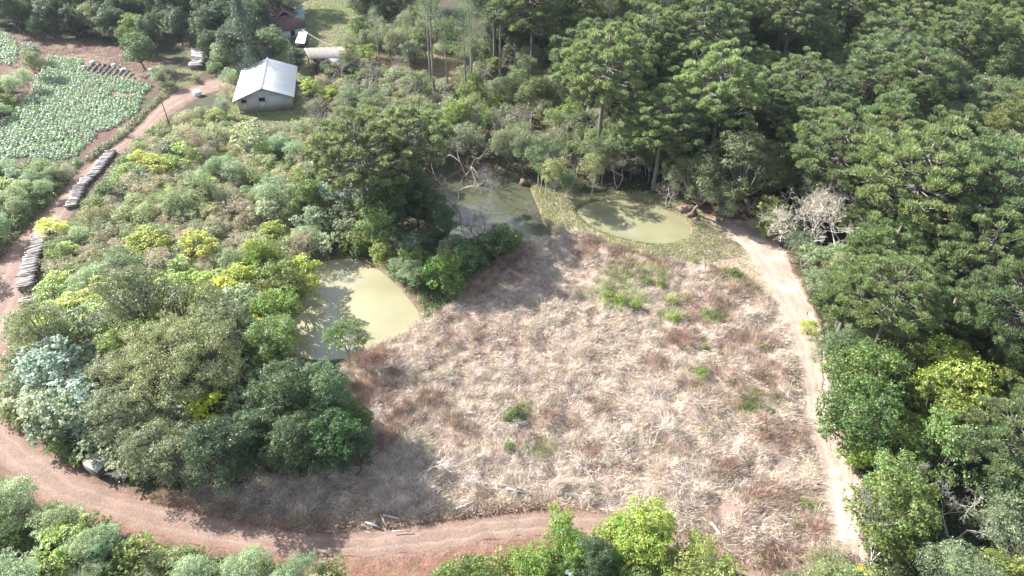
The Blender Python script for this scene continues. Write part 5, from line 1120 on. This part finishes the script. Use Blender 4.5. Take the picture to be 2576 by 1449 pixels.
for i, (x, y) in enumerate(g[:200]):
    o = obj('seedling', SEED_[i % 2], None, None, (.10, .15, .07), (x, y, float(gz(x, y))))
    a_, b_ = row_label(rows_in.ij, i); tag(o, f'{a_}tiny seedling from the near end of the {b_}shaded row from the left', 'seedling', 'seedlings in rows on shaded soil')

# ------------------------------------------------------------------ labels: what it is, and where it stands next to a landmark
LM = [(665,220,'the barn'), (250,265,'the leafy crop plot'), (225,455,'the upper log stack'), (90,655,'the lower log stack'), (900,780,'the milky pond'), (1250,520,'the shaded pond'), (1590,560,'the oval pond'), (2082,505,'the white leafless tree'), (705,50,'the tiled farmhouse'), (430,890,'the great spreading tree'), (275,1180,'the slab pile'), (900,330,'the tall trunked araucaria'), (510,985,'the vivid yellow shrub'), (612,75,'the columnar conifer'), (500,155,'the short log stack'), (2420,950,'the large lime tree'), (1850,400,'the broad pale tree'), (2420,1250,'the twin leafless trees'), (2200,220,'the pinkish leafless tree'), (1040,180,'the small dry clearing'), (2010,760,'the upper dirt path'), (2070,1180,'the lower dirt path'), (1425,1375,'the tree at bottom centre'), (420,1340,'the lower left road'), (360,588,'the lime mid scrub shrub'), (820,125,'the grey roofed shed'), (25,120,'the smaller crop patch'), (2576,0,'the top right corner'), (2576,1449,'the bottom right corner'), (0,1449,'the bottom left corner'), (2576,700,'the right edge centre'), (1288,0,'the top edge centre'), (1800,0,'the top edge right part'), (0,0,'the top left corner'), (0,500,'the left edge'), (130,925,'the silver clump'), (590,690,'the golden shrub'), (345,115,'the lone tree by the vegetables')]
def size_word(s, k):
    return 'large' if s > 1.08 else 'small' if s < .78 else 'mid sized'
def hue(c):
    rr, gg, bb_ = c; 
    if rr > .2 and rr > gg*.95 and bb_ < gg*.4: return 'golden'
    if gg > rr*1.35 and gg > .1: return 'fresh'
    if bb_ > gg*.62: return 'greyish'
    return 'pale' if gg > .17 else 'deep' if gg < .095 else 'plain'
grp = {}
def plural(w): return w+'es' if w.endswith('h') else w+'s'
for t in ALL:
    K = KIND[t['kind']]; t['root']['category'] = K['cat']; t['root']['group'] = plural(K['words'])+' of the valley'
    if t['label']: t['root']['label'] = t['label']; continue
    best = sorted(((t['px']-a)**2+((t['py']-b)*1.3)**2, a, b, w) for a, b, w in LM if (a-t['px'])**2+(b-t['py'])**2 > 25)[0]
    dx = t['px']-best[1]; dy = t['py']-best[2]
    side = ('left of' if dx < 0 else 'right of') if abs(dx) > abs(dy)*1.5 else ('behind' if dy < 0 else 'in front of')
    if 'edge' in best[3] or 'corner' in best[3]: side = 'towards'
    grp.setdefault((hue(t['col'])+' '+K['words'], side, best[3]), []).append((best[0], t))
for (words, side, lm), lst in grp.items():
    lst.sort(key=lambda q: q[0])
    for i, (_, t) in enumerate(lst):
        t['root']['label'] = f'{words} {side} {lm}' if len(lst) == 1 else f'{words} {side} {lm}, {ordw(i) if i else ""}closest'

# ------------------------------------------------------------------ the morning air
def build_haze():
    m, nt, out = newmat('air'); v = nt.nodes.new('ShaderNodeVolumePrincipled'); v.inputs['Color'].default_value = (.80, .87, 1, 1); v.inputs['Density'].default_value = .00009; v.inputs['Anisotropy'].default_value = .2
    nt.links.new(v.outputs[0], out.inputs['Volume']); mb = MB(); mb.add([(x, y, z) for z in (-3, 60) for y in (-450, 4200) for x in (-2600, 2600)], [[0, 2, 3, 1], [4, 5, 7, 6], [0, 1, 5, 4], [2, 6, 7, 3], [0, 4, 6, 2], [1, 3, 7, 5]])
    tag(obj('haze', mb.mesh('haze'), m), 'thin pale morning haze', None, None, 'stuff')
build_haze()
